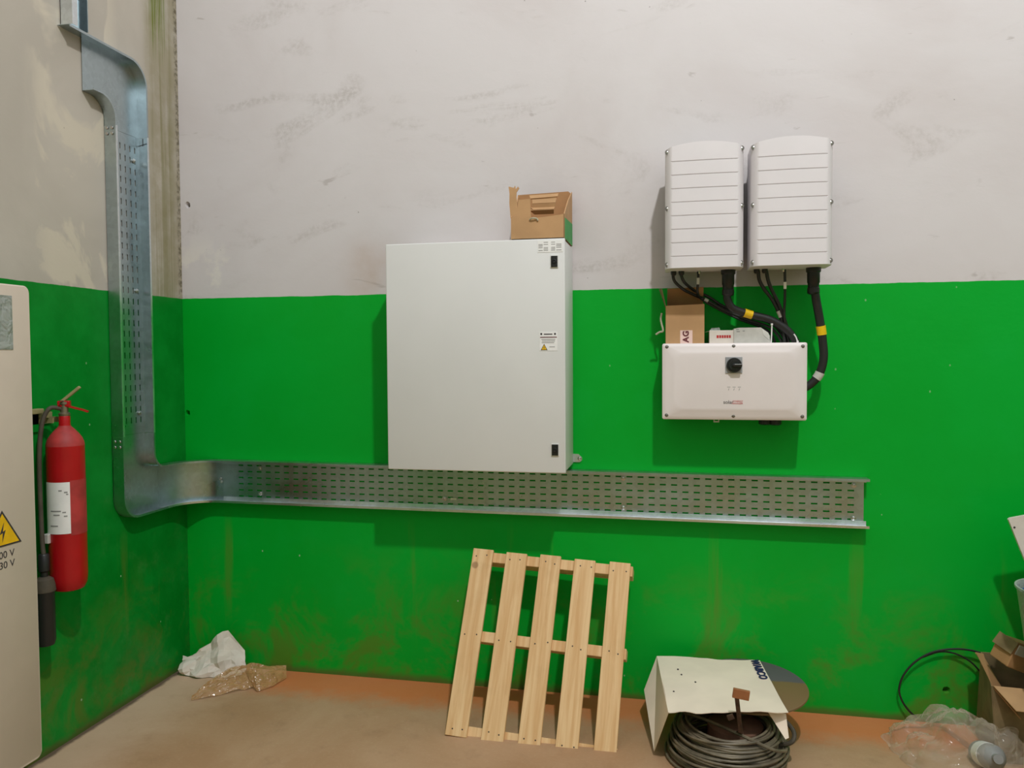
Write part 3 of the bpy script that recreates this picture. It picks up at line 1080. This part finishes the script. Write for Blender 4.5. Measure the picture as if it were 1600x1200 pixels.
cable('thin_cable', 'thin black cable from the second gland of the right inverter', [(2.8415, -.15, 1.938), (2.850, -.14, 1.90), (2.866, -.13, 1.86), (2.896, -.12, 1.80), (2.921, -.11, 1.735), (2.935, -.09, 1.69), (2.94, -.09, 1.612)], .0075, [], 8)
cable('thin_cable', 'thin black cable with white bands hanging straight down from the right inverter plug', [(2.9155, -.15, 1.942), (2.9165, -.15, 1.89), (2.918, -.14, 1.83), (2.918, -.125, 1.75), (2.928, -.10, 1.69), (2.95, -.09, 1.612)], .0055, [(.22, .30, 'paper')], 8)
for lb, pts in (('white cable tie standing up beside the small grey module', [(2.864, -.135, 1.626), (2.866, -.135, 1.67), (2.867, -.135, 1.714)]), ('short white cable tie end at the right of the cables above the connection unit', [(2.955, -.14, 1.672), (2.963, -.14, 1.66), (2.970, -.14, 1.640)])):
    bm = tube(NB(), pts, [.0028, .0028, .0028], 6)
    lathe(bm, [(.0045, -.004), (.0045, .004)], pts[-1], 8)
    tag(obj('cable_tie', bm, 'paper'), lb, 'cable tie', 'white cable ties above the connection unit')

# ------------------------------------------------------------------ boxes standing on the connection unit
zt = MZ1 - .0005
t = thing('small_carton', 'small open brown carton with fragile tape standing on the connection unit', 'box', (2.507, -.09, zt))
xl, xr, yf, yb = 2.4275, 2.5885, -.125, -.03
obj('front_panel', slab(NB(), [(xl, yf, zt), (xr, yf, zt), (xr, yf, zt + .170), (xl, yf, zt + .165)], .003), 'card', t)
obj('back_panel', slab(NB(), [(xl, yb, zt), (xr, yb, zt), (xr, yb, zt + .167), (xl, yb, zt + .163)], .003), 'card_in', t)
obj('top_flap', slab(NB(), [(xl + .004, yb - .003, zt + .163), (xr - .001, yb - .003, zt + .167), (xr - .001, yb - .055, zt + .246), (xl + .006, yb - .055, zt + .242)], .003), 'card_in', t)
obj('right_panel', slab(NB(), [(xr, yf, zt), (xr, yb, zt), (xr, yb, zt + .167), (xr, yf, zt + .170)], .003), 'card', t)
obj('left_panel', slab(NB(), [(xl, yf, zt), (xl, yb, zt), (xl, yb, zt + .163), (xl, yf, zt + .165)], .003), 'card', t)
obj('base_panel', bx(xl, xr, yf, yb, zt, zt + .003), 'card', t)
obj('left_flap', slab(NB(), [(xl - .002, yf, zt + .165), (xl - .002, yb, zt + .163), (xl - .030, yb - .012, zt + .244), (xl - .018, yf + .006, zt + .240)], .003), 'card_old', t)
tape = obj('tape', bx(2.488, 2.540, yf - .0024, yf - .0016, zt + .001, zt + .058), 'pinktape', t)
obj('tape_print', text_bm('AG', .034, facing_wall(2.513, yf - .0028, zt + .031, 90), bold=.0014), 'print_maroon', tape)
tag(obj('plastic_strap', tube(NB(), catmull([(2.384, -.10, zt + .042), (2.40, -.105, zt + .052), (2.413, -.11, zt + .055), (2.414, -.11, zt + .066), (2.4085, -.11, zt + .088), (2.405, -.11, zt + .11), (2.409, -.11, zt + .135)], 6), .0042, 8), 'string', None, True),
    'pale twisted plastic strap hanging at the left side of the small carton', 'strap')

t = thing('white_carton', 'small white carton with red print between brown carton and grey module', 'box', (2.655, -.1, zt))
obj('carton_body', bx(2.611, 2.716, -.128, -.05, zt, zt + .056, bev=.0015), 'white', t)
bm = NB()
for a, b in ((2.641, 2.650), (2.652, 2.660), (2.662, 2.670), (2.672, 2.680), (2.682, 2.690), (2.692, 2.700)):
    box(bm, a, b, -.1288, -.1278, zt + .023, zt + .035)
obj('red_print', bm, 'print_red', t)
slabm = slab(NB(), [(2.611, -.127, zt + .054), (2.596, -.105, zt + .050), (2.596, -.06, zt + .050), (2.611, -.05, zt + .054)], .001)
obj('side_flap', slabm, 'white', t)
obj('inner_sheet', slab(NB(), [(2.612, -.08, zt + .054), (2.66, -.08, zt + .056), (2.655, -.075, zt + .070), (2.622, -.075, zt + .068)], .001), 'film_grey', t)

t = thing('grey_module', 'small pale grey module with a sloped end standing on the connection unit', 'electrical module', (2.78, -.1, zt))
bm = prism(NB(), [(2.712, zt), (2.862, zt), (2.858, zt + .030), (2.852, zt + .044), (2.822, zt + .066), (2.735, zt + .066), (2.712, zt + .062)], lambda u, v, d: (u, -.135 + d, v), 0, .075)
obj('housing', bm, 'devgrey', t)
obj('end_cap', prism(NB(), [(2.833, zt + .034), (2.8575, zt + .012), (2.8585, zt + .03), (2.852, zt + .0435), (2.826, zt + .0625)], lambda u, v, d: (u, -.1365 + d, v), 0, .002), 'lockframe', t)
bm = NB()
for a, b, z_ in ((2.7215, 2.7325, .059), (2.723, 2.7365, .050), (2.748, 2.757, .052)):
    box(bm, a, b, -.1358, -.1348, zt + z_ - .002, zt + z_ + .002)
obj('module_print', bm, 'print_grey', t)

# ------------------------------------------------------------------ cream cabinet on the left wall
t = thing('wall_cabinet', 'tall cream cabinet at the left edge with a yellow high voltage triangle', 'electrical cabinet', (.12, -1.6, 0))
LY0, LY1, LZ0, LZ1 = -2.05, -1.247, .168, 1.842
LD = .25


def side_plate(y0, y1, z0, z1, r):
    return rrect(y0, y1, z0, z1, r)


bm = prism(NB(), rrect(LY0, LY1, LZ0, LZ1, .022), lambda u, v, d: (d, u, v), .004, LD - .02)
obj('body', bm, 'cream', t, False)
bm = NB()
lay = [(rrect(LY0, LY1, LZ0, LZ1, .024), LD - .019), (rrect(LY0, LY1, LZ0, LZ1, .024), LD - .004), (rrect(LY0 + .004, LY1 - .004, LZ0 + .004, LZ1 - .004, .022), LD)]
rows = [[bm.verts.new((d, y, z)) for y, z in pts] for pts, d in lay]
for a, b in zip(rows, rows[1:]):
    for i in range(len(a)):
        bm.faces.new((a[i], a[(i + 1) % len(a)], b[(i + 1) % len(a)], b[i]))
bm.faces.new(rows[-1])
bm.faces.new(rows[0])
door = obj('door', bm, 'cream', t, True)
obj('plinth', bx(.006, LD - .05, LY0 + .04, LY1 - .03, .0005, LZ0), 'plinth', t)
pk = obj('document_pocket', bx(LD, LD + .002, -1.52, -1.326, 1.62, 1.803), 'film_grey', t)
obj('document_sheet', bx(LD - .0004, LD + .0012, -1.515, -1.332, 1.625, 1.795), 'devgrey', pk)
bm = NB()
for k, z_ in enumerate((1.785, 1.768, 1.755, 1.728, 1.712, 1.70, 1.683, 1.668, 1.652)):
    box(bm, LD + .0012, LD + .0017, -1.50 + (k % 3) * .02, -1.345 - (k % 2) * .02, z_ - .003, z_ + .003)
obj('document_print', bm, 'print_grey', pk)
hv = thing
tri_sign(door, -1.392, .958, .155, .122, lambda u, v, d: (LD + d, u, v), inner=.86)
obj('voltage_print', text_bm('400 V', .034, facing_left(LD + .0005, -1.385, .928)), 'print_dark', t)
obj('voltage_print', text_bm('230 V', .034, facing_left(LD + .0005, -1.385, .893)), 'print_dark', t)

# ------------------------------------------------------------------ fire extinguisher
EX, EY = .100, -.931
t = thing('fire_extinguisher', 'red gas fire extinguisher with white label hanging on the left wall', 'fire extinguisher', (EX, EY, .672))
zb = .668
r_ = .0685
prof = [(0, zb), (.035, zb), (.056, zb + .008), (.066, zb + .03), (r_, zb + .06), (r_, 1.245)]
obj('cylinder', lathe(NB(), prof, (EX, EY, 0), 36), 'red', t, True)
obj('shoulder', lathe(NB(), [(r_, 1.245), (.0665, 1.258), (.060, 1.275), (.048, 1.293), (.035, 1.308), (.0245, 1.318), (.021, 1.324)], (EX, EY, 0), 36), 'reddust', t, True)
obj('neck', lathe(NB(), [(.0215, 1.322), (.0205, 1.33), (.0205, 1.358), (.019, 1.362)], (EX, EY, 0), 24), 'red', t, True)
obj('valve', lathe(NB(), [(.018, 1.360), (.021, 1.364), (.021, 1.372), (.015, 1.376), (.015, 1.405), (.019, 1.408), (.019, 1.418), (0, 1.42)], (EX, EY, 0), 16), 'brass', t, True)
# carrying handle (fixed) and squeeze lever
ang = Matrix.Translation((EX, EY, 0)) @ Matrix.Rotation(R(-62), 4, 'Z')
bm = bx(-.014, .014, -.022, .022, 1.398, 1.422, bev=.003)
xform(bm, ang)
obj('lever_pivot', bm, 'red', t)
bm = slab(NB(), [(-.012, .0, 1.404), (.012, .0, 1.404), (.011, .066, 1.384), (.011, .085, 1.376), (-.011, .085, 1.376), (-.011, .066, 1.384)], .006)
xform(bm, ang)
obj('carry_handle', bm, 'red', t)
bm = NB()
box(bm, -.011, .011, 0, .092, -.0055, .0055, bev=.002)
xform(bm, ang @ Matrix.Translation((0, -.012, 1.415)) @ Matrix.Rotation(R(41), 4, 'X'))
obj('squeeze_lever', bm, 'olive', t)
obj('safety_pin', tube(NB(), [(EX + .01, EY - .035, 1.424), (EX + .005, EY, 1.42)], .0028, 6), 'screw', t)
# hose and horn
hp = catmull([(EX - .005, EY - .008, 1.390), (EX - .025, EY - .040, 1.396), (EX - .038, EY - .060, 1.365), (EX - .046, EY - .072, 1.30), (EX - .050, EY - .078, 1.18), (EX - .046, EY - .082, 1.0), (EX - .034, EY - .092, .88), (EX - .024, EY - .098, .83)], 8)
obj('hose', tube(NB(), hp, (.0085), 10), 'hose', t, True)
hx, hy = EX - .024, EY - .098
obj('horn_handle', lathe(NB(), [(.016, .835), (.020, .83), (.020, .77), (.014, .765), (.014, .74)], (hx, hy, 0), 16), 'rubber', t, True)
hn = obj('horn', lathe(NB(), [(.014, .745), (.030, .735), (.036, .715), (.038, .690), (.035, .68), (.035, .50), (.030, .48), (0, .48)], (hx, hy, 0), 20), 'rubber', t, True)
obj('horn_cap', lathe(NB(), [(.016, .747), (.032, .7365), (.0372, .716), (.0395, .694), (.0395, .690), (.0375, .690)], (hx, hy, 0), 20), 'hose', hn, True)


def wrap(z0, z1, a0, a1, rad, n=14):
    bm = NB()
    A = [bm.verts.new((EX + rad * math.cos(R(a0 + (a1 - a0) * i / n)), EY + rad * math.sin(R(a0 + (a1 - a0) * i / n)), z0)) for i in range(n + 1)]
    B = [bm.verts.new((v.co.x, v.co.y, z1)) for v in A]
    for i in range(n):
        bm.faces.new((A[i], A[i + 1], B[i + 1], B[i]))
    return bm


# the viewer looks from azimuth about -48 degrees
lab = obj('white_label', wrap(.905, 1.107, -128, -39, r_ + .0012), 'paper', t, True)
obj('film_wrap', wrap(.897, 1.112, -39, 42, r_ + .0009), 'reddust', t, True)
bm = NB()
rng = random.Random(3)
for z_, a0, a1 in ((1.075, -72, -62), (1.068, -56, -46), (1.06, -50, -44), (.995, -100, -66), (.99, -62, -52), (.98, -90, -70), (.975, -58, -48), (.937, -102, -76)):
    w_ = wrap(z_ - .0025, z_ + .0025, a0, a1, r_ + .0018, 4)
    me_ = bpy.data.meshes.new('t')
    w_.to_mesh(me_)
    w_.free()
    bm.from_mesh(me_)
    bpy.data.meshes.remove(me_)
obj('label_print', bm, 'print_grey', lab)
o = obj('side_clip', bx(EX - .045, EX - .02, EY - .078, EY - .05, .868, .905, bev=.003), 'devgrey', t)
# bracket on the wall that carries it
b = thing('extinguisher_bracket', 'dusty olive wall bracket behind the neck of the fire extinguisher', 'bracket', (.0, -1.0, 1.36))
obj('wall_bar', bx(.001, .030, -1.19, -.955, 1.372, 1.392, bev=.003), 'olive', b)
obj('back_plate', bx(.001, .008, -1.17, -.96, 1.300, 1.372, bev=.001), 'wall_l', b)
bm = NB()
box(bm, .006, EX - .028, EY - .030, EY - .024, 1.335, 1.356)
box(bm, .006, EX - .028, EY + .024, EY + .030, 1.335, 1.356)
box(bm, .001, .008, EY - .06, EY + .04, 1.33, 1.375)
obj('neck_fork', bm, 'olive', b)

# ------------------------------------------------------------------ pallet leaning on the wall
PL, PW = .786, .716
lean = math.atan2(.352, .705)
base = Vector((1.524, -.508, .006))
ex = Vector((1, .0, -.006)).normalized()
ey = Vector((.052, math.sin(lean), math.cos(lean))).normalized()
ex = (ex - ey * ex.dot(ey)).normalized()
ez = ex.cross(ey).normalized()          # towards the viewer
PM = Matrix(((ex.x, ey.x, ez.x, base.x), (ex.y, ey.y, ez.y, base.y), (ex.z, ey.z, ez.z, base.z), (0, 0, 0, 1)))
t = thing('wooden_pallet', 'pale pine pallet with five boards leaning against the green wall', 'pallet', base)
t.matrix_world = PM


def child_at(name, bm, mat, parent, off):
    """part whose own origin is at off inside the parent frame (so its grain differs)"""
    o = obj(name, bm, mat)
    o.parent = parent
    o.matrix_parent_inverse = Matrix.Identity(4)
    o.location = off
    return o


bw = .094
rng = random.Random(11)
for k in range(5):
    u = k * (PW - bw) / 4
    dw = rng.uniform(-.003, .003)
    dv = rng.uniform(-.002, .004)
    bd = child_at('deck_board', bx(0, bw + dw, 0, PL + dv, -.018, 0, bev=.0015, seg=1), 'wood', t, (u, 0, 0))
    for v in (.028, PL * .52, PL - .03):
        for q in (.25, .76):
            nb = lathe(NB(), [(.0032, 0), (.0032, .0006), (0, .0008)], (q * bw + rng.uniform(-.006, .006), v + rng.uniform(-.008, .008), 0), 8)
            nl = obj('nail', nb, 'nail')
            nl.parent = bd
for v, ext in ((.0, 0), (PL * .52 - .022, .006), (PL - .052, .008)):
    child_at('bearer', bx(.002, PW + ext, 0, .045, -.018 - .104, -.0185, bev=.002, seg=1), 'wood', t, (0, v, 0))

# ------------------------------------------------------------------ cable coil, disc and white card sheet
CCX, CCY = 2.672, -.455
t = thing('cable_coil', 'heap of coiled grey cable on the floor under the white card', 'cable coil', (CCX, CCY, 0))
rng = random.Random(21)
bm = NB()
pts = []
turns = 46
for k in range(turns):
    rr_ = rng.uniform(.150, .232) if k < 36 else rng.uniform(.14, .20)
    zc_ = .012 + .125 * (k / turns) ** .9 + rng.uniform(-.006, .006)
    tx, ty = rng.uniform(-.12, .12), rng.uniform(-.12, .12)
    ox, oy = rng.uniform(-.012, .012), rng.uniform(-.012, .012)
    for j in range(40):
        a = 2 * PI * j / 40
        x_, y_ = math.cos(a), math.sin(a)
        pts.append((rr_, x_, y_, zc_ + tx * x_ * rr_ + ty * y_ * rr_, ox, oy))
P = []
n = len(pts)
for i in range(n):      # smooth radius, height and offset so the strand is continuous
    acc = [0, 0, 0, 0]
    for d in range(-9, 10):
        q = pts[min(max(i + d, 0), n - 1)]
        acc[0] += q[0]
        acc[1] += q[3]
        acc[2] += q[4]
        acc[3] += q[5]
    acc = [a / 19 for a in acc]
    P.append((CCX + acc[2] + acc[0] * pts[i][1], CCY + acc[3] + acc[0] * pts[i][2], max(.0065, acc[1])))
tube(bm, P, .0050, 7)
obj('wound_strand', bm, 'cable', t, True)
bm = tube(NB(), catmull([(CCX - .17, CCY + .02, .150), (CCX - .08, CCY - .04, .155), (CCX + .04, CCY - .13, .150), (CCX + .15, CCY - .17, .125), (CCX + .205, CCY - .10, .09)], 8), .0062, 7)
obj('loose_strand', bm, 'cable', t, True)
bm = tube(NB(), catmull([(CCX + .05, CCY + .02, .165), (CCX + .13, CCY + .05, .170), (CCX + .20, CCY + .03, .160), (CCX + .242, CCY - .02, .135), (CCX + .235, CCY - .05, .105), (CCX + .19, CCY - .04, .08)], 8), .0085, 8)
obj('loose_end', bm, 'hose', t, True)
tag(obj('cable_core', lathe(NB(), [(.128, .0005), (.128, .015), (.112, .02), (.108, .118), (.100, .122), (0, .122)], (CCX + .03, CCY + .03, 0), 28), 'core', None, True),
    'round brown core standing inside the coil of grey cable', 'cable core')

t = thing('round_plate', 'round two-tone grey and brown plate behind the white card', 'disc', (2.765, -.285, .221))
tm = Matrix.Translation((2.765, -.285, .221)) @ Matrix.Rotation(R(4), 4, 'X')
t.matrix_world = tm
o = obj('plate', lathe(NB(), [(0, -.005), (.232, -.005), (.235, -.003), (.235, .003), (.232, .005), (0, .005)], (0, 0, 0), 56), 'disc', None, True)
o.parent = t
o = obj('hub_sleeve', lathe(NB(), [(.05, -.095), (.05, -.005)], (0, 0, 0), 20), 'core', None, True)
o.parent = t

t = thing('card_sheet', 'dusty white card sheet with dark WABCO lettering lying over the coil', 'card sheet', (2.63, -.38, .24))
A = Vector((2.391, -.100, .2455))
B = Vector((2.832, -.075, .2475))
D = Vector((2.884, -.560, .2315))
E_ = Vector((2.4435, -.632, .2365))
nu, nv = 22, 22
rng = random.Random(5)
bm = NB()
g = []
for i in range(nu + 1):
    row = []
    for j in range(nv + 1):
        a, b_ = i / nu, j / nv
        p = A * (1 - a) * (1 - b_) + B * a * (1 - b_) + D * a * b_ + E_ * (1 - a) * b_
        p.z += .006 * noise.noise(Vector((a * 2.3, b_ * 2.3, 0))) + .012 * max(0, a + b_ - 1.25) * 1.2
        if j == nv:
            p.y += .014 * noise.noise(Vector((a * 6, 3.1, 0))) + (.012 if .04 < a < .22 else 0) * math.sin((a - .04) / .18 * PI)
        if j == 0:
            p.y += .006 * noise.noise(Vector((a * 9, 7.1, 0)))
        row.append(bm.verts.new(p))
    g.append(row)
for i in range(nu):
    for j in range(nv):
        bm.faces.new((g[i][j], g[i + 1][j], g[i + 1][j + 1], g[i][j + 1]))
r = bmesh.ops.extrude_face_region(bm, geom=bm.faces[:])
bmesh.ops.translate(bm, vec=(0, 0, -.0025), verts=[v for v in r['geom'] if isinstance(v, bmesh.types.BMVert)])
obj('top_sheet', bm, 'sheet', t, True)
Cc = Vector((2.3865, -.515, .022))
Dd = Vector((2.337, -.20, .130))
fl = obj('side_flap', slab(NB(), [A + Vector((-.001, 0, 0)), Cc, E_ + Vector((-.001, 0, 0))], .0025), 'sheet', t)
obj('flap_fold', slab(NB(), [A + Vector((-.001, 0, 0)), Dd, Cc], .0025), 'sheet', fl)
obj('far_flap', slab(NB(), [D + Vector((-.07, .045, -.012)), D + Vector((-.004, .03, -.010)), D + Vector((.000, -.02, -.078)), D + Vector((-.012, -.02, -.085))], .0025), 'sheet', t)
ax = (D - B).normalized()
ay = (B - A).normalized()
ay = (ay - ax * ay.dot(ax)).normalized()
an = ax.cross(ay)
c0 = B + (D - B) * .205 + ay * -.026 + Vector((0, 0, .0050))
mt = Matrix(((ax.x, ay.x, an.x, c0.x), (ax.y, ay.y, an.y, c0.y), (ax.z, ay.z, an.z, c0.z), (0, 0, 0, 1)))
obj('lettering', text_bm('WABCO', .047, mt, .0012, bold=.0013), 'print_blue', t)
bm = NB()
for a, b_ in ((.17, .27), (.19, .37), (.08, .68), (.30, .5)):
    p = A * (1 - a) * (1 - b_) + B * a * (1 - b_) + D * a * b_ + E_ * (1 - a) * b_
    lathe(bm, [(.004, 0), (.0035, .006), (0, .0065)], p, 8)
obj('dirt_spots', bm, 'print_dark', t)
t = thing('rusty_hook', 'rusty upright iron strip with copper-coloured block at the front edge of the card', 'bracket', (2.70, -.64, .12))
obj('strip', slab(NB(), [(2.700, -.610, .175), (2.716, -.610, .170), (2.698, -.650, .318), (2.682, -.650, .322)], .008), 'rustmetal', t)
obj('block', xform(bx(-.030, .030, -.006, .006, -.018, .018, bev=.002), Matrix.Translation((2.705, -.650, .335)) @ Matrix.Rotation(R(8), 4, 'Y')), 'copper', t)
obj('lug', xform(bx(-.012, .012, -.005, .005, -.010, .010, bev=.002), Matrix.Translation((2.668, -.648, .245)) @ Matrix.Rotation(R(-25), 4, 'Y')), 'rustmetal', t)
obj('foot', slab(NB(), [(2.698, -.610, .175), (2.717, -.610, .170), (2.712, -.52, .130), (2.69, -.52, .130)], .006), 'rustmetal', t)


# ------------------------------------------------------------------ litter by the left corner
def crumple(name, outline_fn, nu, nv, mat, parent=None, th=.0012):
    bm = NB()
    g = [[bm.verts.new(outline_fn(i / nu, j / nv)) for j in range(nv + 1)] for i in range(nu + 1)]
    for i in range(nu):
        for j in range(nv):
            bm.faces.new((g[i][j], g[i + 1][j], g[i + 1][j + 1], g[i][j + 1]))
    o = obj(name, bm, mat, parent)
    sm = o.modifiers.new('thickness', 'SOLIDIFY')
    sm.thickness = th
    return o


def lerp_poly(pts, t):
    k = t * (len(pts) - 1)
    i = min(int(k), len(pts) - 2)
    f = k - i
    return Vector(pts[i]) * (1 - f) + Vector(pts[i + 1]) * f


low = [(.055, -.170, .004), (.13, -.175, .004), (.22, -.16, .003), (.30, -.13, .004), (.375, -.095, .010)]
midl = [(.035, -.130, .060), (.12, -.13, .075), (.20, -.12, .085), (.28, -.10, .10), (.36, -.085, .045)]
top_ = [(.025, -.110, .085), (.105, -.10, .092), (.175, -.07, .160), (.252, -.055, .215), (.335, -.05, .100)]


def paper_fn(a, b):
    p = lerp_poly(low, a) * max(0, 1 - 2 * b) + lerp_poly(midl, a) * (1 - abs(2 * b - 1)) + lerp_poly(top_, a) * max(0, 2 * b - 1)
    q = Vector((a * 3.2, b * 2.6, 1.7))
    amp = .06
    n1 = abs(noise.noise(q)) + .25 * abs(noise.noise(q * 2.1))
    p.y -= amp * (n1 - .35)
    p.z = max(.003, p.z + .020 * noise.noise(q * 1.7 + Vector((5, 2, 0))))
    return p


tag(crumple('crumpled_paper', paper_fn, 13, 8, 'tissue'), 'crumpled white paper sheet lying in the left corner of the floor', 'paper')

fl_lo = [(.275, -.405, .002), (.36, -.345, .002), (.44, -.27, .002), (.49, -.235, .002), (.53, -.265, .002), (.575, -.20, .002), (.59, -.09, .003)]
fl_hi = [(.27, -.390, .004), (.27, -.30, .02), (.285, -.22, .04), (.33, -.16, .06), (.40, -.11, .06), (.49, -.08, .05), (.565, -.045, .045)]


def film_fn(a, b):
    p = lerp_poly(fl_lo, a) * (1 - b) + lerp_poly(fl_hi, a) * b
    q = Vector((a * 5, b * 4, 9.2))
    h = abs(noise.noise(q)) + .6 * abs(noise.noise(q * 2.3))
    p.z += (.055 * math.sin(PI * b) + .02) * h * math.sin(PI * min(1, max(0, a)) * .9 + .15) + .012 * math.sin(PI * b)
    p.z = max(.002, p.z)
    return p


tag(crumple('plastic_film', film_fn, 30, 20, 'film_brown', th=.0006), 'sheet of brownish translucent plastic film in front of the crumpled paper', 'plastic film')

# ------------------------------------------------------------------ right side: clear bag, wire loop, boxes
def bag_mesh():
    bm = NB()
    nu, nv = 64, 26
    cx, cy = 3.545, -.262
    g = []
    for i in range(nu):
        a = 2 * PI * i / nu
        row = []
        for j in range(nv + 1):
            b = (j / nv) * PI * .5
            ru = .255 * (1 + .10 * math.sin(3 * a + 1))
            rv = .225 * (1 + .08 * math.sin(2 * a))
            x = math.cos(a) * math.cos(b)
            y = math.sin(a) * math.cos(b)
            z = math.sin(b)
            hx = .145 + .045 * max(-1, min(1, x * 1.5))
            p = Vector((cx + ru * x, cy + rv * y, hx * z))
            q = Vector((p.x * 9, p.y * 9, p.z * 9 + 4))
            cr = (abs(noise.noise(q)) - .25) * .075 + (abs(noise.noise(q * 2.4)) - .2) * .038
            d = Vector((x, y, z * 1.2 + .2)).normalized()
            p += d * cr * (1 if j > 0 else .5)
            p.z = max(.0015, p.z) if j > 0 else .0015
            f = min(1, max(0, (p.x - 3.54) / .13))
            p.y = min(p.y, -.006 - .325 * f * f * (3 - 2 * f))
            row.append(bm.verts.new(p))
        g.append(row)
    for i in range(nu):
        for j in range(nv):
            a, b, c, d = g[i][j], g[(i + 1) % nu][j], g[(i + 1) % nu][j + 1], g[i][j + 1]
            bm.faces.new((a, b, c, d))
    bmesh.ops.remove_doubles(bm, verts=bm.verts, dist=.0004)
    return bm


tag(obj('plastic_bag', bag_mesh(), 'film_clear', None, True), 'crumpled clear plastic bag on the floor at the lower right', 'plastic bag')
t = thing('bag_contents', 'grey bottle with a white label inside the clear plastic bag', 'bottle', (3.635, -.375, 0))
bt = Matrix.Translation((3.635, -.375, .055)) @ Matrix.Rotation(R(70), 4, 'X') @ Matrix.Rotation(R(25), 4, 'Z')
bm = xform(lathe(NB(), [(0, -.08), (.042, -.08), (.046, -.07), (.046, .05), (.03, .075), (.017, .085), (.017, .105), (0, .105)], (0, 0, 0), 22), bt)
obj('bottle_body', bm, 'print_grey', t, True)
bm = xform(lathe(NB(), [(.0472, -.04), (.0472, .02)], (0, 0, 0), 22), bt)
obj('bottle_label', bm, 'paper', t, True)

bm = tube(NB(), catmull([(3.80, -.05, .275), (3.765, -.035, .312), (3.70, -.03, .334), (3.623, -.03, .337), (3.54, -.03, .317), (3.473, -.03, .271), (3.428, -.03, .21), (3.411, -.03, .15), (3.422, -.03, .10), (3.45, -.03, .058), (3.48, -.03, .03)], 8), .0042, 8)
t = thing('wire_loop', 'thin black wire looping against the green wall above the clear bag', 'wire', (3.6, -.03, .05))
obj('outer_turn', bm, 'rubber', t, True)
bm = tube(NB(), catmull([(3.50, -.026, .290), (3.57, -.022, .318), (3.63, -.022, .315), (3.69, -.022, .285), (3.735, -.022, .235), (3.77, -.022, .175)], 8), .0036, 8)
obj('inner_turn', bm, 'rubber', t, True)

t = thing('scrap_carton', 'worn brown carton full of scrap at the right edge of the picture', 'box', (4.0, -.25, 0))
obj('left_panel', slab(NB(), [(3.700, -.07, .0005), (3.690, -.31, .0005), (3.668, -.31, .30), (3.715, -.07, .345)], .005), 'card_old', t)
obj('front_panel', slab(NB(), [(3.690, -.31, .0005), (4.20, -.31, .0005), (4.20, -.31, .28), (3.668, -.31, .30)], .005), 'card_old', t)
obj('back_panel', slab(NB(), [(3.700, -.07, .0005), (4.20, -.07, .0005), (4.20, -.07, .35), (3.715, -.07, .345)], .005), 'card_old', t)
obj('right_panel', slab(NB(), [(4.20, -.07, .0005), (4.20, -.31, .0005), (4.20, -.31, .28), (4.20, -.07, .35)], .005), 'card_old', t)
obj('base_panel', bx(3.70, 4.2, -.31, -.07, .0005, .005), 'card_old', t)
obj('left_flap', slab(NB(), [(3.715, -.09, .345), (3.668, -.31, .30), (3.76, -.34, .19), (3.675, -.12, .36)], .004), 'card_in', t)
obj('front_flap', slab(NB(), [(3.672, -.316, .302), (3.90, -.316, .295), (3.90, -.40, .235), (3.72, -.40, .245)], .004), 'card', t)
t = thing('crushed_carton', 'small crushed brown carton lying on top of the scrap carton', 'box', (3.76, -.28, .36))
mt = Matrix.Translation((3.800, -.21, .395)) @ Matrix.Rotation(R(24), 4, 'Y') @ Matrix.Rotation(R(20), 4, 'Z')
bm = xform(bx(-.075, .075, -.05, .05, -.05, .05, bev=.004), mt)
for v in bm.verts:
    v.co += Vector((noise.noise(v.co * 14), noise.noise(v.co * 14 + Vector((4, 1, 0))), noise.noise(v.co * 14 + Vector((9, 3, 0))))) * .012
obj('carton_body', bm, 'card_in', t)
obj('carton_flap', xform(slab(NB(), [(-.076, -.05, .05), (-.076, .05, .05), (-.085, .05, .0), (-.085, -.05, .0)], .003), mt), 'card_old', t)
obj('tape_patch', xform(bx(-.07, -.03, -.0535, -.049, .005, .045), mt), 'devgrey', t)

t = thing('metal_sheet', 'tilted white metal sheet with a small hole leaning at the right edge of the picture', 'sheet', (3.95, -.3, .3))
q = [(3.719, -.30, .953), (3.98, -.30, 1.035), (4.16, -.30, .44), (3.885, -.30, .385), (3.77, -.30, .845)]
obj('sheet', prism(NB(), [(3.754, .931), (3.760, .937), (4.06, 1.01), (4.19, .42), (3.97, .365)], lambda u, v, d: (u, -.20 - d, v), 0, .014), 'white', t)
obj('fixing_hole', lathe(NB(), [(.004, 0), (.004, .001), (0, .001)], (3.775, -.214, .901), 10, 'Y'), 'print_dark', t, True)
t = thing('plastic_tub', 'frosted grey plastic tub with blue inside at the right edge of the picture', 'tub', (3.90, -.40, .46))
obj('tub_body', lathe(NB(), [(.105, .42), (.112, .43), (.150, .70), (.157, .708), (.157, .716), (.150, .716), (.146, .70), (.108, .435), (.105, .432)], (3.872, -.405, 0), 40), 'film_grey', t, True)
obj('blue_liner', lathe(NB(), [(.09, .45), (.138, .69), (.132, .69), (.085, .455)], (3.872, -.405, 0), 32), 'blue', t, True)
obj('tub_stand', lathe(NB(), [(.085, .30), (.085, .42)], (3.872, -.405, 0), 24), 'plinth', t, True)
t = thing('paper_roll', 'off-white roll standing at the lower right corner of the picture', 'roll', (3.79, -.60, 0))
obj('roll_body', lathe(NB(), [(.072, .0005), (.078, .004), (.078, .27), (.072, .282), (.03, .284), (.028, .22), (0, .22)], (3.752, -.60, 0), 28), 'sheet', t, True)
